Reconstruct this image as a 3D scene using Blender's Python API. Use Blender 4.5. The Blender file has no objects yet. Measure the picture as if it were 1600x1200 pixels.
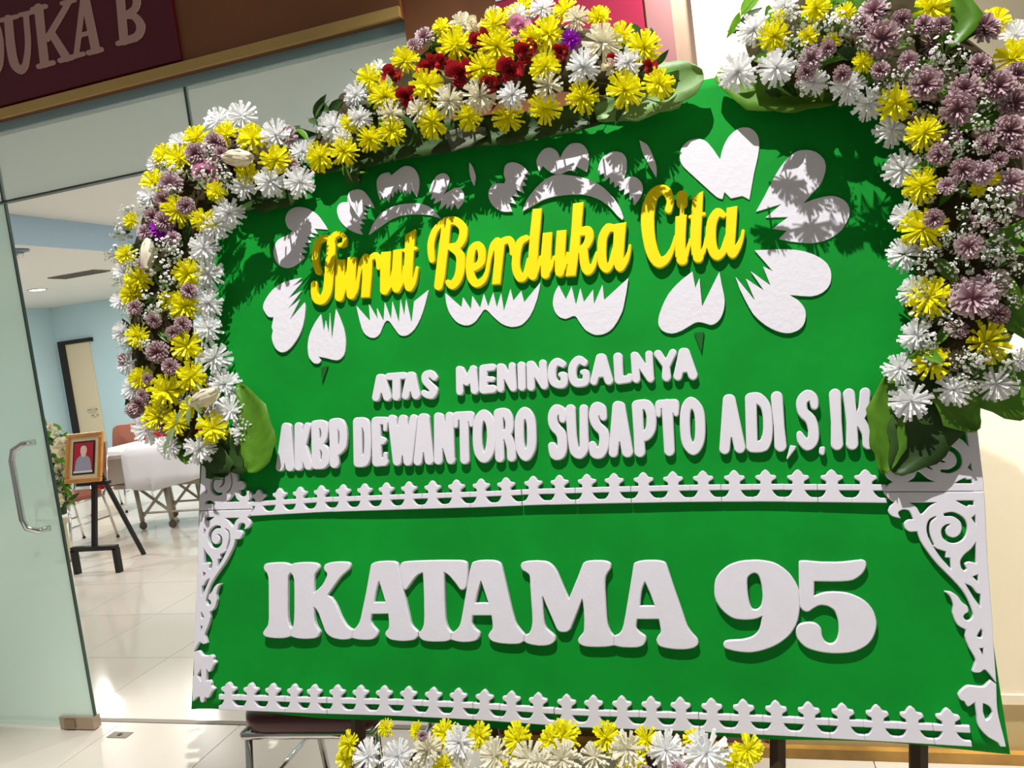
import bpy, bmesh, math, random
import numpy as np
from mathutils import Vector, Matrix
from mathutils.geometry import delaunay_2d_cdt

random.seed(7)
SC = bpy.context.scene
COL = SC.collection

# ------------------------------------------------------------------ camera, world, light, exposure
FPX = 1200.0
CAMP = np.array([0.0, 0.0, 1.5])
MW = np.array([[0.95578, -0.10074, -0.2763], [0.26559, -0.1078, 0.95804], [-0.1263, -0.98905, -0.07628]])
cd = bpy.data.cameras.new('camera')
cd.sensor_width = 36.0
cd.lens = 36.0 * FPX / 1600.0
cd.clip_start = 0.05
cam = bpy.data.objects.new('camera', cd)
COL.objects.link(cam)
r_, d_, f_ = MW[:, 0], MW[:, 1], MW[:, 2]
cam.matrix_world = Matrix(((r_[0], -d_[0], -f_[0], 0), (r_[1], -d_[1], -f_[1], 0), (r_[2], -d_[2], -f_[2], 1.5), (0, 0, 0, 1)))
SC.camera = cam

world = bpy.data.worlds.new('world')
SC.world = world
world.use_nodes = True
bgn = world.node_tree.nodes['Background']
bgn.inputs[0].default_value = (1.0, 0.975, 0.95, 1)
bgn.inputs[1].default_value = 0.21


def lamp(name, kind, loc, energy, color=(1, 1, 1), target=None, **kw):
    l = bpy.data.lights.new(name, kind)
    l.energy = energy
    l.color = color
    for k, v in kw.items():
        setattr(l, k, v)
    o = bpy.data.objects.new(name, l)
    COL.objects.link(o)
    o.location = loc
    if target is not None:
        o.rotation_euler = (Vector(target) - Vector(loc)).to_track_quat('-Z', 'Y').to_euler()
    return o


# porch ceiling downlight in front of and above the board
lamp('porch_downlight', 'SPOT', (-0.45, 0.45, 6.0), 1620, (1.0, 0.98, 0.96), (-0.45, 0.65, 0.0),
     spot_size=math.radians(62), spot_blend=0.3, shadow_soft_size=0.022)
# second porch downlight farther along, near the cream wall
lamp('porch_downlight_side', 'SPOT', (1.55, 1.85, 3.2), 620, (1.0, 0.97, 0.92), (1.5, 2.45, 0.9),
     spot_size=math.radians(62), spot_blend=0.5, shadow_soft_size=0.05)

SC.view_settings.view_transform = 'Standard'
SC.view_settings.look = 'None'
SC.view_settings.gamma = 1.0
SC.view_settings.use_curve_mapping = False
SC.view_settings.exposure = 0.0


# ------------------------------------------------------------------ helpers
def srgb(r, g, b):
    f = lambda c: c / 12.92 if c <= 0.04045 else ((c + 0.055) / 1.055) ** 2.4
    return (f(r / 255), f(g / 255), f(b / 255), 1)


MATS = {}


def mat(name, col, rough=0.6, spec=0.3, metal=0.0, noise=0.0, nscale=8.0, bump=0.0, bscale=60.0, trans=0.0, emit=0.0, coat=0.0, stretch=None):
    if name in MATS:
        return MATS[name]
    m = bpy.data.materials.new(name)
    m.use_nodes = True
    nt = m.node_tree
    N, L = nt.nodes, nt.links
    b = N['Principled BSDF']
    b.inputs['Base Color'].default_value = col
    b.inputs['Roughness'].default_value = rough
    b.inputs['Specular IOR Level'].default_value = spec
    b.inputs['Metallic'].default_value = metal
    b.inputs['Coat Weight'].default_value = coat
    tc = N.new('ShaderNodeTexCoord')
    mp = N.new('ShaderNodeMapping')
    L.new(tc.outputs['Object'], mp.inputs[0])
    if stretch:
        mp.inputs['Scale'].default_value = stretch
    if noise > 0:
        n = N.new('ShaderNodeTexNoise')
        n.inputs['Scale'].default_value = nscale
        n.inputs['Detail'].default_value = 5
        L.new(mp.outputs[0], n.inputs['Vector'])
        r = N.new('ShaderNodeValToRGB')
        r.color_ramp.elements[0].position = 0.3
        r.color_ramp.elements[1].position = 0.7
        r.color_ramp.elements[0].color = tuple(c * (1 - noise) for c in col[:3]) + (1,)
        r.color_ramp.elements[1].color = tuple(min(1, c * (1 + noise)) for c in col[:3]) + (1,)
        L.new(n.outputs['Fac'], r.inputs[0])
        L.new(r.outputs[0], b.inputs['Base Color'])
    if bump > 0:
        n2 = N.new('ShaderNodeTexNoise')
        n2.inputs['Scale'].default_value = bscale
        n2.inputs['Detail'].default_value = 3
        L.new(mp.outputs[0], n2.inputs['Vector'])
        bp = N.new('ShaderNodeBump')
        bp.inputs['Strength'].default_value = bump
        bp.inputs['Distance'].default_value = 0.01
        L.new(n2.outputs['Fac'], bp.inputs['Height'])
        L.new(bp.outputs[0], b.inputs['Normal'])
    if emit > 0:
        b.inputs['Emission Color'].default_value = col
        b.inputs['Emission Strength'].default_value = emit
    if trans > 0:
        out = N['Material Output']
        t = N.new('ShaderNodeBsdfTranslucent')
        src = b.inputs['Base Color'].links[0].from_socket if b.inputs['Base Color'].links else None
        if src:
            L.new(src, t.inputs[0])
        else:
            t.inputs[0].default_value = col
        mx = N.new('ShaderNodeMixShader')
        mx.inputs[0].default_value = trans
        L.new(b.outputs[0], mx.inputs[1])
        L.new(t.outputs[0], mx.inputs[2])
        L.new(mx.outputs[0], out.inputs[0])
    MATS[name] = m
    return m


def glassmat(name, tint, haze, hazecol, gloss):
    """clear sheet glass: tinted see-through, its milky reflection put in as a pale diffuse film, and a mirror-like surface"""
    m = bpy.data.materials.new(name)
    m.use_nodes = True
    nt = m.node_tree
    N, L = nt.nodes, nt.links
    N.remove(N['Principled BSDF'])
    tr = N.new('ShaderNodeBsdfTransparent')
    tr.inputs[0].default_value = tint
    df = N.new('ShaderNodeBsdfDiffuse')
    df.inputs[0].default_value = hazecol
    tl = N.new('ShaderNodeBsdfTranslucent')
    tl.inputs[0].default_value = hazecol
    a = N.new('ShaderNodeMixShader')
    a.inputs[0].default_value = 0.5
    L.new(df.outputs[0], a.inputs[1])
    L.new(tl.outputs[0], a.inputs[2])
    b = N.new('ShaderNodeMixShader')
    b.inputs[0].default_value = haze
    L.new(tr.outputs[0], b.inputs[1])
    L.new(a.outputs[0], b.inputs[2])
    gl = N.new('ShaderNodeBsdfGlossy')
    gl.inputs['Roughness'].default_value = 0.03
    c = N.new('ShaderNodeMixShader')
    c.inputs[0].default_value = gloss
    L.new(b.outputs[0], c.inputs[1])
    L.new(gl.outputs[0], c.inputs[2])
    L.new(c.outputs[0], N['Material Output'].inputs[0])
    return m


class MB:
    def __init__(s):
        s.v, s.f = [], []

    def add(s, vs, fs):
        k = len(s.v)
        s.v += [tuple(v) for v in vs]
        s.f += [tuple(i + k for i in f) for f in fs]
        return s

    def box(s, a, b):
        x0, y0, z0 = a
        x1, y1, z1 = b
        return s.add([(x0, y0, z0), (x1, y0, z0), (x1, y1, z0), (x0, y1, z0), (x0, y0, z1), (x1, y0, z1), (x1, y1, z1), (x0, y1, z1)],
                     [(0, 3, 2, 1), (4, 5, 6, 7), (0, 1, 5, 4), (1, 2, 6, 5), (2, 3, 7, 6), (3, 0, 4, 7)])

    def tube(s, pts, r, n=8, cap=True):
        pts = [Vector(p) for p in pts]
        rs = r if isinstance(r, (list, tuple)) else [r] * len(pts)
        ring = []
        up = None
        for i, p in enumerate(pts):
            t = (pts[min(i + 1, len(pts) - 1)] - pts[max(i - 1, 0)]).normalized()
            if up is None:
                up = Vector((0, 0, 1)) if abs(t.z) < 0.9 else Vector((1, 0, 0))
            a = t.cross(up).normalized()
            b = t.cross(a).normalized()
            up = -b
            ring.append([p + (a * math.cos(2 * math.pi * k / n) + b * math.sin(2 * math.pi * k / n)) * rs[i] for k in range(n)])
        fs = []
        for i in range(len(pts) - 1):
            for k in range(n):
                fs.append((i * n + k, i * n + (k + 1) % n, (i + 1) * n + (k + 1) % n, (i + 1) * n + k))
        if cap:
            fs.append(tuple(range(n - 1, -1, -1)))
            fs.append(tuple((len(pts) - 1) * n + k for k in range(n)))
        return s.add([v for q in ring for v in q], fs)

    def lathe(s, prof, n=20, c=(0, 0, 0)):
        vs, fs = [], []
        for r, z in prof:
            for k in range(n):
                a = 2 * math.pi * k / n
                vs.append((c[0] + r * math.cos(a), c[1] + r * math.sin(a), c[2] + z))
        m = len(prof)
        for i in range(m - 1):
            for k in range(n):
                fs.append((i * n + k, i * n + (k + 1) % n, (i + 1) * n + (k + 1) % n, (i + 1) * n + k))
        fs.append(tuple(range(n - 1, -1, -1)))
        fs.append(tuple((m - 1) * n + k for k in range(n)))
        return s.add(vs, fs)

    def mesh(s, name, m, smooth=False):
        me = bpy.data.meshes.new(name)
        me.from_pydata(s.v, [], s.f)
        me.update()
        if m is not None:
            me.materials.append(m)
        if smooth:
            me.polygons.foreach_set('use_smooth', [True] * len(me.polygons))
        return me


def link(name, me, parent=None, mw=None):
    o = bpy.data.objects.new(name, me)
    COL.objects.link(o)
    if parent is not None:
        o.parent = parent
    if mw is not None:
        if parent is not None:
            pm = parent.matrix_basis
            o.matrix_local = pm.inverted() @ mw if parent.parent is None else mw
        else:
            o.matrix_world = mw
    return o


def tag(o, label, cat, group=None, kind=None):
    o['label'] = label
    if cat:
        o['category'] = cat
    if group:
        o['group'] = group
    if kind:
        o['kind'] = kind
    return o


def thing(name, label, cat, loc, rz=0.0, group=None):
    o = bpy.data.objects.new(name, None)
    COL.objects.link(o)
    o.empty_display_size = 0.1
    o.matrix_basis = Matrix.Translation(Vector(loc)) @ Matrix.Rotation(rz, 4, 'Z')
    return tag(o, label, cat, group)


def struct(name, mb, m, label=None, parent=None, smooth=False):
    o = link(name, mb.mesh(name, m, smooth), parent)
    if parent is None:
        o['kind'] = 'structure'
        if label:
            o['label'] = label
    return o


def part(name, mb, m, parent, smooth=False, bevel=0.0):
    o = link(name, mb.mesh(name, m, smooth), parent)
    if bevel > 0:
        md = o.modifiers.new('bevel', 'BEVEL')
        md.width = bevel
        md.segments = 2
        md.limit_method = 'ANGLE'
    return o


def copy_tree(root, mb, label=None, group=None):
    c = root.copy()
    COL.objects.link(c)
    c.matrix_basis = mb
    if label:
        c['label'] = label
    if group:
        c['group'] = group
    for ch in list(root.children):
        k = ch.copy()
        COL.objects.link(k)
        k.parent = c
        for g in list(ch.children):
            q = g.copy()
            COL.objects.link(q)
            q.parent = k
    return c


# ------------------------------------------------------------------ measuring: pixel of the photograph -> ray -> plane
def ray(x, y):
    d = MW @ np.array([x - 800.0, y - 600.0, FPX])
    return d / np.linalg.norm(d)


def atY(x, y, Y):
    d = ray(x, y)
    return CAMP + d * (Y / d[1])


def atZ(x, y, z):
    d = ray(x, y)
    return CAMP + d * ((z - 1.5) / d[2])


# the board: a plane leaning back by 13 degrees
BN = np.array([-0.02027846, -0.97315408, 0.22925953])
BN /= np.linalg.norm(BN)
BO = CAMP - BN * 1.8279852


def onboard(x, y, n=0.0):
    d = ray(x, y)
    return CAMP + d * (((BO - CAMP) @ BN + n) / (d @ BN))


BC = onboard(930, 790)
BU = np.array([0.99939697, -0.02651417, -0.02408784])
BU -= BN * (BU @ BN)
BU /= np.linalg.norm(BU)
BV = np.cross(BN, BU)


def uv(x, y, n=0.0):
    p = onboard(x, y, n) - BC
    return float(p @ BU), float(p @ BV)


def bw(u, v, n=0.0):
    return BC + BU * u + BV * v + BN * n


BASIS = Matrix((tuple(BU), tuple(BV), tuple(BN))).transposed().to_4x4()


# ------------------------------------------------------------------ 2D outlines: strokes and polygons -> contour -> foam piece
def smooth_pts(pts, closed, seg=5):
    n = len(pts)
    out = []
    P = [np.array(p[:2], float) for p in pts]
    cor = [len(p) > 2 and p[2] == 1 for p in pts]
    rng = range(n if closed else n - 1)
    for i in rng:
        p1, p2 = P[i], P[(i + 1) % n]
        p0 = P[i - 1] if (closed or i > 0) else p1
        p3 = P[(i + 2) % n] if (closed or i + 2 < n) else p2
        t1 = (p2 - p0) * 0.5
        t2 = (p3 - p1) * 0.5
        L = np.linalg.norm(p2 - p1)
        for t in (t1, t2):
            q = np.linalg.norm(t)
            if q > L:
                t *= L / q
        if cor[i]:
            t1 = (p2 - p1) * 0.6
        if cor[(i + 1) % n]:
            t2 = (p2 - p1) * 0.6
        k = 1 if (cor[i] and cor[(i + 1) % n]) else seg
        for j in range(k):
            s = j / k
            h = 2 * s ** 3 - 3 * s * s + 1
            out.append(h * p1 + (s ** 3 - 2 * s * s + s) * t1 + (1 - h) * p2 + (s ** 3 - s * s) * t2)
    if not closed:
        out.append(P[-1])
    return np.array(out)


def field(prims, ox, oy, sc, step):
    items = []
    lo, hi = np.array([1e9, 1e9]), np.array([-1e9, -1e9])
    for kind, pts in prims:
        if kind.endswith('S') or kind.endswith('O'):
            closed = kind.endswith('O')
            q = smooth_pts([p[:2] for p in pts], closed, 4)
            rr = [p[2] for p in pts]
            n = len(pts)
            R = []
            for i in range(n if closed else n - 1):
                for j in range(4):
                    R.append(rr[i] + (rr[(i + 1) % n] - rr[i]) * j / 4)
            if not closed:
                R.append(rr[-1])
            else:
                q = np.vstack([q, q[:1]])
                R.append(R[0])
            q = q / sc + np.array([ox, oy])
            R = np.array(R) / sc
            items.append((kind, q, R))
            m = R.max()
        else:
            q = smooth_pts(pts, True) / sc + np.array([ox, oy])
            items.append((kind, q, None))
            m = 0
        if not kind.startswith('-'):
            lo = np.minimum(lo, q.min(0) - m)
            hi = np.maximum(hi, q.max(0) + m)
    lo -= 3 * step
    hi += 3 * step
    xs = np.arange(lo[0], hi[0], step)
    ys = np.arange(lo[1], hi[1], step)
    X, Y = np.meshgrid(xs, ys)
    D = np.full(X.shape, 1e3)
    for kind, q, R in items:
        if R is not None:
            d = np.full(X.shape, 1e3)
            for i in range(len(q) - 1):
                a, b = q[i], q[i + 1]
                e = b - a
                l2 = max(e @ e, 1e-9)
                t = np.clip(((X - a[0]) * e[0] + (Y - a[1]) * e[1]) / l2, 0, 1)
                d = np.minimum(d, np.hypot(X - a[0] - t * e[0], Y - a[1] - t * e[1]) - (R[i] + (R[i + 1] - R[i]) * t))
        else:
            d = np.full(X.shape, 1e3)
            ins = np.zeros(X.shape, bool)
            for i in range(len(q)):
                a, b = q[i], q[(i + 1) % len(q)]
                e = b - a
                l2 = max(e @ e, 1e-9)
                t = np.clip(((X - a[0]) * e[0] + (Y - a[1]) * e[1]) / l2, 0, 1)
                d = np.minimum(d, np.hypot(X - a[0] - t * e[0], Y - a[1] - t * e[1]))
                if a[1] != b[1]:
                    ins ^= ((a[1] > Y) != (b[1] > Y)) & (X < (b[0] - a[0]) * (Y - a[1]) / (b[1] - a[1]) + a[0])
            d = np.where(ins, -d, d)
        D = np.maximum(D, -d) if kind.startswith('-') else np.minimum(D, d)
    return xs, ys, D


def contours(xs, ys, D):
    D = np.where(np.abs(D) < 1e-6, 1e-6, D)
    S = D < 0
    code = S[:-1, :-1] * 1 + S[:-1, 1:] * 2 + S[1:, 1:] * 4 + S[1:, :-1] * 8
    nxt = {}

    def pt(k):
        j, i, h = k
        if h == 0:
            a, b = D[j, i], D[j, i + 1]
            t = a / (a - b)
            return (xs[i] + t * (xs[i + 1] - xs[i]), ys[j])
        a, b = D[j, i], D[j + 1, i]
        t = a / (a - b)
        return (xs[i], ys[j] + t * (ys[j + 1] - ys[j]))

    for j, i in zip(*np.nonzero((code > 0) & (code < 15))):
        c = code[j, i]
        T, R, B, L = (j, i, 0), (j, i + 1, 1), (j + 1, i, 0), (j, i, 1)
        tab = {1: [(T, L)], 2: [(R, T)], 3: [(R, L)], 4: [(B, R)], 6: [(B, T)], 7: [(B, L)], 8: [(L, B)], 9: [(T, B)],
               11: [(R, B)], 12: [(L, R)], 13: [(T, R)], 14: [(L, T)]}
        if c == 5:
            segs = [(T, L), (B, R)]
        elif c == 10:
            segs = [(R, T), (L, B)]
        else:
            segs = tab[int(c)]
        for a, b in segs:
            nxt[a] = b
    loops = []
    while nxt:
        k0 = next(iter(nxt))
        lp = []
        k = k0
        while k in nxt:
            lp.append(pt(k))
            k = nxt.pop(k)
        if len(lp) > 5:
            q = np.array(lp)
            ar = abs(0.5 * np.sum(q[:, 0] * np.roll(q[:, 1], -1) - np.roll(q[:, 0], -1) * q[:, 1]))
            if ar > 30 * (xs[1] - xs[0]) ** 2:
                loops.append(q)
    return loops


def simplify(p, eps):
    def dp(a):
        keep = [0, len(a) - 1]
        st = [(0, len(a) - 1)]
        while st:
            i, j = st.pop()
            if j - i < 2:
                continue
            e = a[j] - a[i]
            l = np.hypot(*e)
            q = a[i + 1:j] - a[i]
            d = np.abs(e[0] * q[:, 1] - e[1] * q[:, 0]) / l if l > 1e-9 else np.hypot(q[:, 0], q[:, 1])
            k = int(d.argmax())
            if d[k] > eps:
                k += i + 1
                keep.append(k)
                st += [(i, k), (k, j)]
        return a[sorted(keep)]
    n = len(p)
    k = int(np.hypot(*(p - p[0]).T).argmax())
    a = dp(p[:k + 1])
    b = dp(np.vstack([p[k:], p[:1]]))
    return np.vstack([a[:-1], b[:-1]])


def outline(prims, ox=0, oy=0, sc=1, step=0.8, eps=0.22):
    return [simplify(l, eps) for l in contours(*field(prims, ox, oy, sc, step))]


def solid(loops, to2d, t, c, n0=0.0, place=None):
    """loops in px -> (u,v) metres by to2d -> a foam piece of thickness t with a chamfer c; place maps (u,v,n) to a point"""
    place = place or bw
    mb = MB()
    caps = []
    L2 = []
    for lp in loops:
        q = np.array([to2d(*p) for p in lp])
        L2.append(q)
    A = [0.5 * np.sum(q[:, 0] * np.roll(q[:, 1], -1) - np.roll(q[:, 0], -1) * q[:, 1]) for q in L2]
    big = A[int(np.argmax(np.abs(A)))]
    flip = big < 0
    for q in L2:
        if flip:
            q = q[::-1]
        e = np.roll(q, -1, 0) - q
        e /= np.maximum(np.hypot(e[:, 0], e[:, 1]), 1e-9)[:, None]
        nl = np.stack([-e[:, 1], e[:, 0]], 1)
        m = nl + np.roll(nl, 1, 0)
        m /= np.maximum(np.sum(m * m, 1) / 2, 0.5)[:, None]
        q2 = q + m * c
        k = len(mb.v)
        n = len(q)
        mb.v += [tuple(place(a, b, n0)) for a, b in q]
        mb.v += [tuple(place(a, b, n0 + t - c)) for a, b in q]
        mb.v += [tuple(place(a, b, n0 + t)) for a, b in q2]
        for i in range(n):
            j = (i + 1) % n
            mb.f.append((k + i, k + j, k + n + j, k + n + i))
            mb.f.append((k + n + i, k + n + j, k + 2 * n + j, k + 2 * n + i))
        caps.append((k + 2 * n, q))
    flat = np.vstack([q for _, q in caps])
    idx = [k + i for k, q in caps for i in range(len(q))]
    edges = []
    o = 0
    for _, q in caps:
        n = len(q)
        edges += [(o + i, o + (i + 1) % n) for i in range(n)]
        o += n
    V, _e, F, ov, _oe, _of = delaunay_2d_cdt([Vector((float(a), float(b))) for a, b in flat], edges, [], 0, 1e-7)
    P = np.array([[v.x, v.y] for v in V])
    T = np.array([tuple(f) for f in F if len(f) == 3])
    cen = P[T].mean(1)
    ins = np.zeros(len(cen), bool)
    for a, b in edges:
        pa, pb = flat[a], flat[b]
        if pa[1] != pb[1]:
            ins ^= ((pa[1] > cen[:, 1]) != (pb[1] > cen[:, 1])) & (cen[:, 0] < (pb[0] - pa[0]) * (cen[:, 1] - pa[1]) / (pb[1] - pa[1]) + pa[0])
    vid = []
    for i, lst in enumerate(ov):
        if lst:
            vid.append(idx[lst[0]])
        else:
            mb.v.append(tuple(place(P[i][0], P[i][1], n0 + t)))
            vid.append(len(mb.v) - 1)
    for a, b, c_ in T[ins]:
        pa, pb, pc = P[a], P[b], P[c_]
        cr = (pb[0] - pa[0]) * (pc[1] - pa[1]) - (pb[1] - pa[1]) * (pc[0] - pa[0])
        mb.f.append((vid[a], vid[b], vid[c_]) if cr > 0 else (vid[a], vid[c_], vid[b]))
    return mb


# ------------------------------------------------------------------ materials
M_green = mat('green_cloth', (0.001, 0.245, 0.020, 1), 0.75, 0.15, noise=0.12, nscale=5, bump=0.25, bscale=9)
M_foam = mat('white_foam', (0.68, 0.66, 0.71, 1), 0.7, 0.2, noise=0.02, nscale=30, bump=0.035, bscale=120)
M_petalfoam = mat('petal_foam', (0.70, 0.68, 0.73, 1), 0.75, 0.2, bump=0.12, bscale=70)
M_yfoam = mat('yellow_foam', (0.84, 0.67, 0.0, 1), 0.6, 0.2, noise=0.03, nscale=20)
M_stem = mat('painted_dark_green', (0.003, 0.10, 0.008, 1), 0.7)
M_W = mat('white_straw', (0.97, 0.97, 0.97, 1), 0.45, 0.4, trans=0.5)
M_C = mat('cream_straw', (0.93, 0.90, 0.76, 1), 0.45, 0.4, trans=0.4)
M_Y = mat('yellow_straw', (0.97, 0.93, 0.015, 1), 0.45, 0.4, trans=0.4)
M_M = mat('mauve_petal', (0.62, 0.41, 0.43, 1), 0.6, 0.2, noise=0.2, nscale=2, trans=0.25)
M_ML = mat('pale_mauve_petal', (0.76, 0.57, 0.60, 1), 0.6, 0.2, noise=0.15, nscale=2, trans=0.25)
for _m, _c0, _c1 in ((M_M, (0.30, 0.14, 0.17, 1), (0.74, 0.56, 0.58, 1)), (M_ML, (0.42, 0.22, 0.27, 1), (0.84, 0.70, 0.72, 1))):
    # petals pale towards their tips
    _nt = _m.node_tree
    _ln = _nt.nodes.new('ShaderNodeVectorMath')
    _ln.operation = 'LENGTH'
    _tc = _nt.nodes.new('ShaderNodeTexCoord')
    _nt.links.new(_tc.outputs['Object'], _ln.inputs[0])
    _rp = _nt.nodes.new('ShaderNodeValToRGB')
    _rp.color_ramp.elements[0].position = 0.35
    _rp.color_ramp.elements[1].position = 0.98
    _rp.color_ramp.elements[0].color = _c0
    _rp.color_ramp.elements[1].color = _c1
    _nt.links.new(_ln.outputs['Value'], _rp.inputs[0])
    for _n in _nt.nodes:
        if _n.type == 'BSDF_PRINCIPLED':
            _nt.links.new(_rp.outputs[0], _n.inputs['Base Color'])
        elif _n.type == 'BSDF_TRANSLUCENT':
            _nt.links.new(_rp.outputs[0], _n.inputs[0])
M_B = mat('gypsophila_white', (0.80, 0.80, 0.74, 1), 0.6, 0.2, trans=0.2)
M_Bs = mat('thin_stem', (0.16, 0.26, 0.05, 1), 0.6)
M_R = mat('red_rose_petal', (0.50, 0.028, 0.04, 1), 0.28, 0.7, trans=0.1, coat=0.4)
M_P = mat('pink_rose_petal', (0.82, 0.42, 0.60, 1), 0.5, 0.3, trans=0.2)
M_V = mat('purple_petal', (0.50, 0.02, 0.65, 1), 0.45, 0.4, trans=0.2)
M_I = mat('ivory_petal', (0.86, 0.78, 0.60, 1), 0.5, 0.3, trans=0.3)
M_leaf = mat('green_leaf', (0.12, 0.30, 0.02, 1), 0.4, 0.4, noise=0.25, nscale=12, trans=0.4, stretch=(1, 6, 1))
M_dleaf = mat('dark_leaf', (0.03, 0.075, 0.012, 1), 0.5, 0.3, noise=0.3, nscale=12, trans=0.15)
M_pleaf = mat('pale_leaf', (0.30, 0.42, 0.20, 1), 0.5, 0.3, noise=0.15, nscale=12, trans=0.3)
M_base = mat('floral_foam', (0.045, 0.035, 0.015, 1), 0.9, 0.1, noise=0.3, nscale=20)
M_wood = mat('dark_wood', (0.05, 0.028, 0.015, 1), 0.6, noise=0.3, nscale=10)

# ------------------------------------------------------------------ the setting
YF = 2.546
M_tile = mat('porcelain_tile', srgb(222, 214, 203), 0.09, 0.5, noise=0.03, nscale=2)
M_tile_out = mat('porch_tile', srgb(205, 196, 182), 0.25, 0.4, noise=0.05, nscale=3)
M_grout = mat('grout', srgb(150, 142, 130), 0.9)
M_brown = mat('brown_fascia', srgb(128, 80, 48), 0.5, 0.3, noise=0.08, nscale=3)
M_maroon = mat('maroon_sign', srgb(88, 8, 26), 0.4, 0.4)
M_signlet = mat('faded_sign_letters', srgb(190, 150, 140), 0.6)
M_gold = mat('gold_trim', srgb(190, 155, 90), 0.4, 0.4, noise=0.05)
M_chan = mat('glass_channel', srgb(135, 160, 165), 0.3, 0.4)
M_red = mat('crimson_panel', srgb(150, 28, 62), 0.5)
M_mauvec = mat('mauve_trim', srgb(150, 105, 108), 0.6)
M_taupe = mat('taupe_trim', srgb(160, 135, 118), 0.6, noise=0.05)
M_cream = mat('cream_wall', srgb(240, 226, 200), 0.7, noise=0.02, nscale=2, bump=0.05, bscale=30)
M_tan = mat('tan_plinth', srgb(198, 176, 128), 0.5, noise=0.05, nscale=4)
M_skirt = mat('brown_skirting', srgb(170, 128, 62), 0.3, 0.4, noise=0.5, nscale=5)
M_blue = mat('pale_blue_wall', srgb(196, 222, 228), 0.8, noise=0.015, nscale=2)
M_ceil = mat('white_ceiling', srgb(226, 222, 214), 0.85)
M_beam = mat('blue_bulkhead', srgb(178, 200, 218), 0.8)
M_alu = mat('brushed_metal', (0.62, 0.60, 0.57, 1), 0.25, metal=1.0)
M_chrome = mat('chrome', (0.72, 0.70, 0.68, 1), 0.12, metal=1.0)
M_black = mat('black_metal', (0.018, 0.014, 0.012, 1), 0.4)
M_seal = mat('glass_edge', srgb(60, 78, 70), 0.3)

fl = struct('floor', MB().box((-10.3, -1.5, -0.2), (3.0, 10.0, -0.006)), M_grout, 'pale tiled floor of the hall and the porch before it')
tile_in = MB().box((-0.2985, -0.2985, -0.006), (0.2985, 0.2985, 0.0)).mesh('tile', M_tile)
for i in range(16):
    for j in range(12):
        o = link('tile', tile_in, fl)
        o.location = (-9.9 + 0.6 * i + 0.02, 2.93 + 0.6 * j, 0)
tile_out = MB().box((-0.2985, -0.2985, -0.006), (0.2985, 0.2985, -0.0005)).mesh('tile', M_tile_out)
for i in range(9):
    for j in range(6):
        o = link('tile', tile_out, fl)
        o.location = (-3.6 + 0.6 * i, 2.30 - 0.6 * j, 0)
struct('trim_1', MB().box((-6, 2.602, -0.006), (-0.95, 2.628, 0.0012)), M_grout, 'dark threshold line in the floor under the glass doors')
# floor lock plate by the glass door
lk = thing('floor_lock_plate', 'small metal lock plate set in the floor before the doorway', 'lock plate', (-2.62, 2.50, 0.0))
part('plate', MB().box((-0.05, -0.022, -0.0005), (0.05, 0.022, 0.002)), mat('dull_plate', srgb(150, 142, 130), .6, metal=.4), lk)
part('keeper', MB().lathe([(0.011, 0.002), (0.011, 0.0035), (0.006, 0.0035)], 14), M_black, lk)

# header with the sign, facade walls
struct('wall_header', MB().box((-7, YF - 0.04, 2.567), (-0.944, YF + 0.12, 3.6)), M_brown, 'brown fascia above the glass front')
struct('trim_2', MB().box((-7, YF - 0.055, 2.567), (-0.944, YF - 0.04, 2.602)), M_gold, 'golden trim strip along the bottom of the brown fascia')
struct('trim_3', MB().box((-7, YF - 0.012, 2.532), (-0.944, YF + 0.012, 2.567)), M_chan, 'grey blue channel that holds the upper glass')
struct('wall_facade', MB().box((-0.944, YF - 0.02, 0.03), (-0.145, YF + 0.12, 3.6)), M_brown, 'brown wall beside the glass front')
struct('trim_4', MB().box((-0.145, YF - 0.035, 0.03), (-0.068, YF + 0.12, 3.6)), M_mauvec, 'mauve vertical strip between brown wall and cream wall')
struct('trim_5', MB().box((-0.068, YF - 0.028, 0.03), (-0.008, YF + 0.12, 3.6)), M_taupe, 'taupe vertical strip along the cream wall')
struct('wall_right', MB().box((-0.008, YF - 0.04, 0.2), (3.0, YF + 0.12, 3.6)), M_cream, 'cream plastered wall')
struct('trim_6', MB().box((-0.008, YF - 0.048, 0.185), (3.0, YF - 0.0, 0.215)), M_cream, 'cream ledge above the tan plinth')
struct('trim_7', MB().box((-0.008, YF - 0.035, 0.03), (3.0, YF + 0.1, 0.187)), M_tan, 'tan plinth at the foot of the cream wall')
struct('baseboard_front', MB().box((-0.944, YF - 0.06, 0.0), (3.0, YF + 0.1, 0.034)), M_skirt, 'stained brown skirting along the wall')

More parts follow.
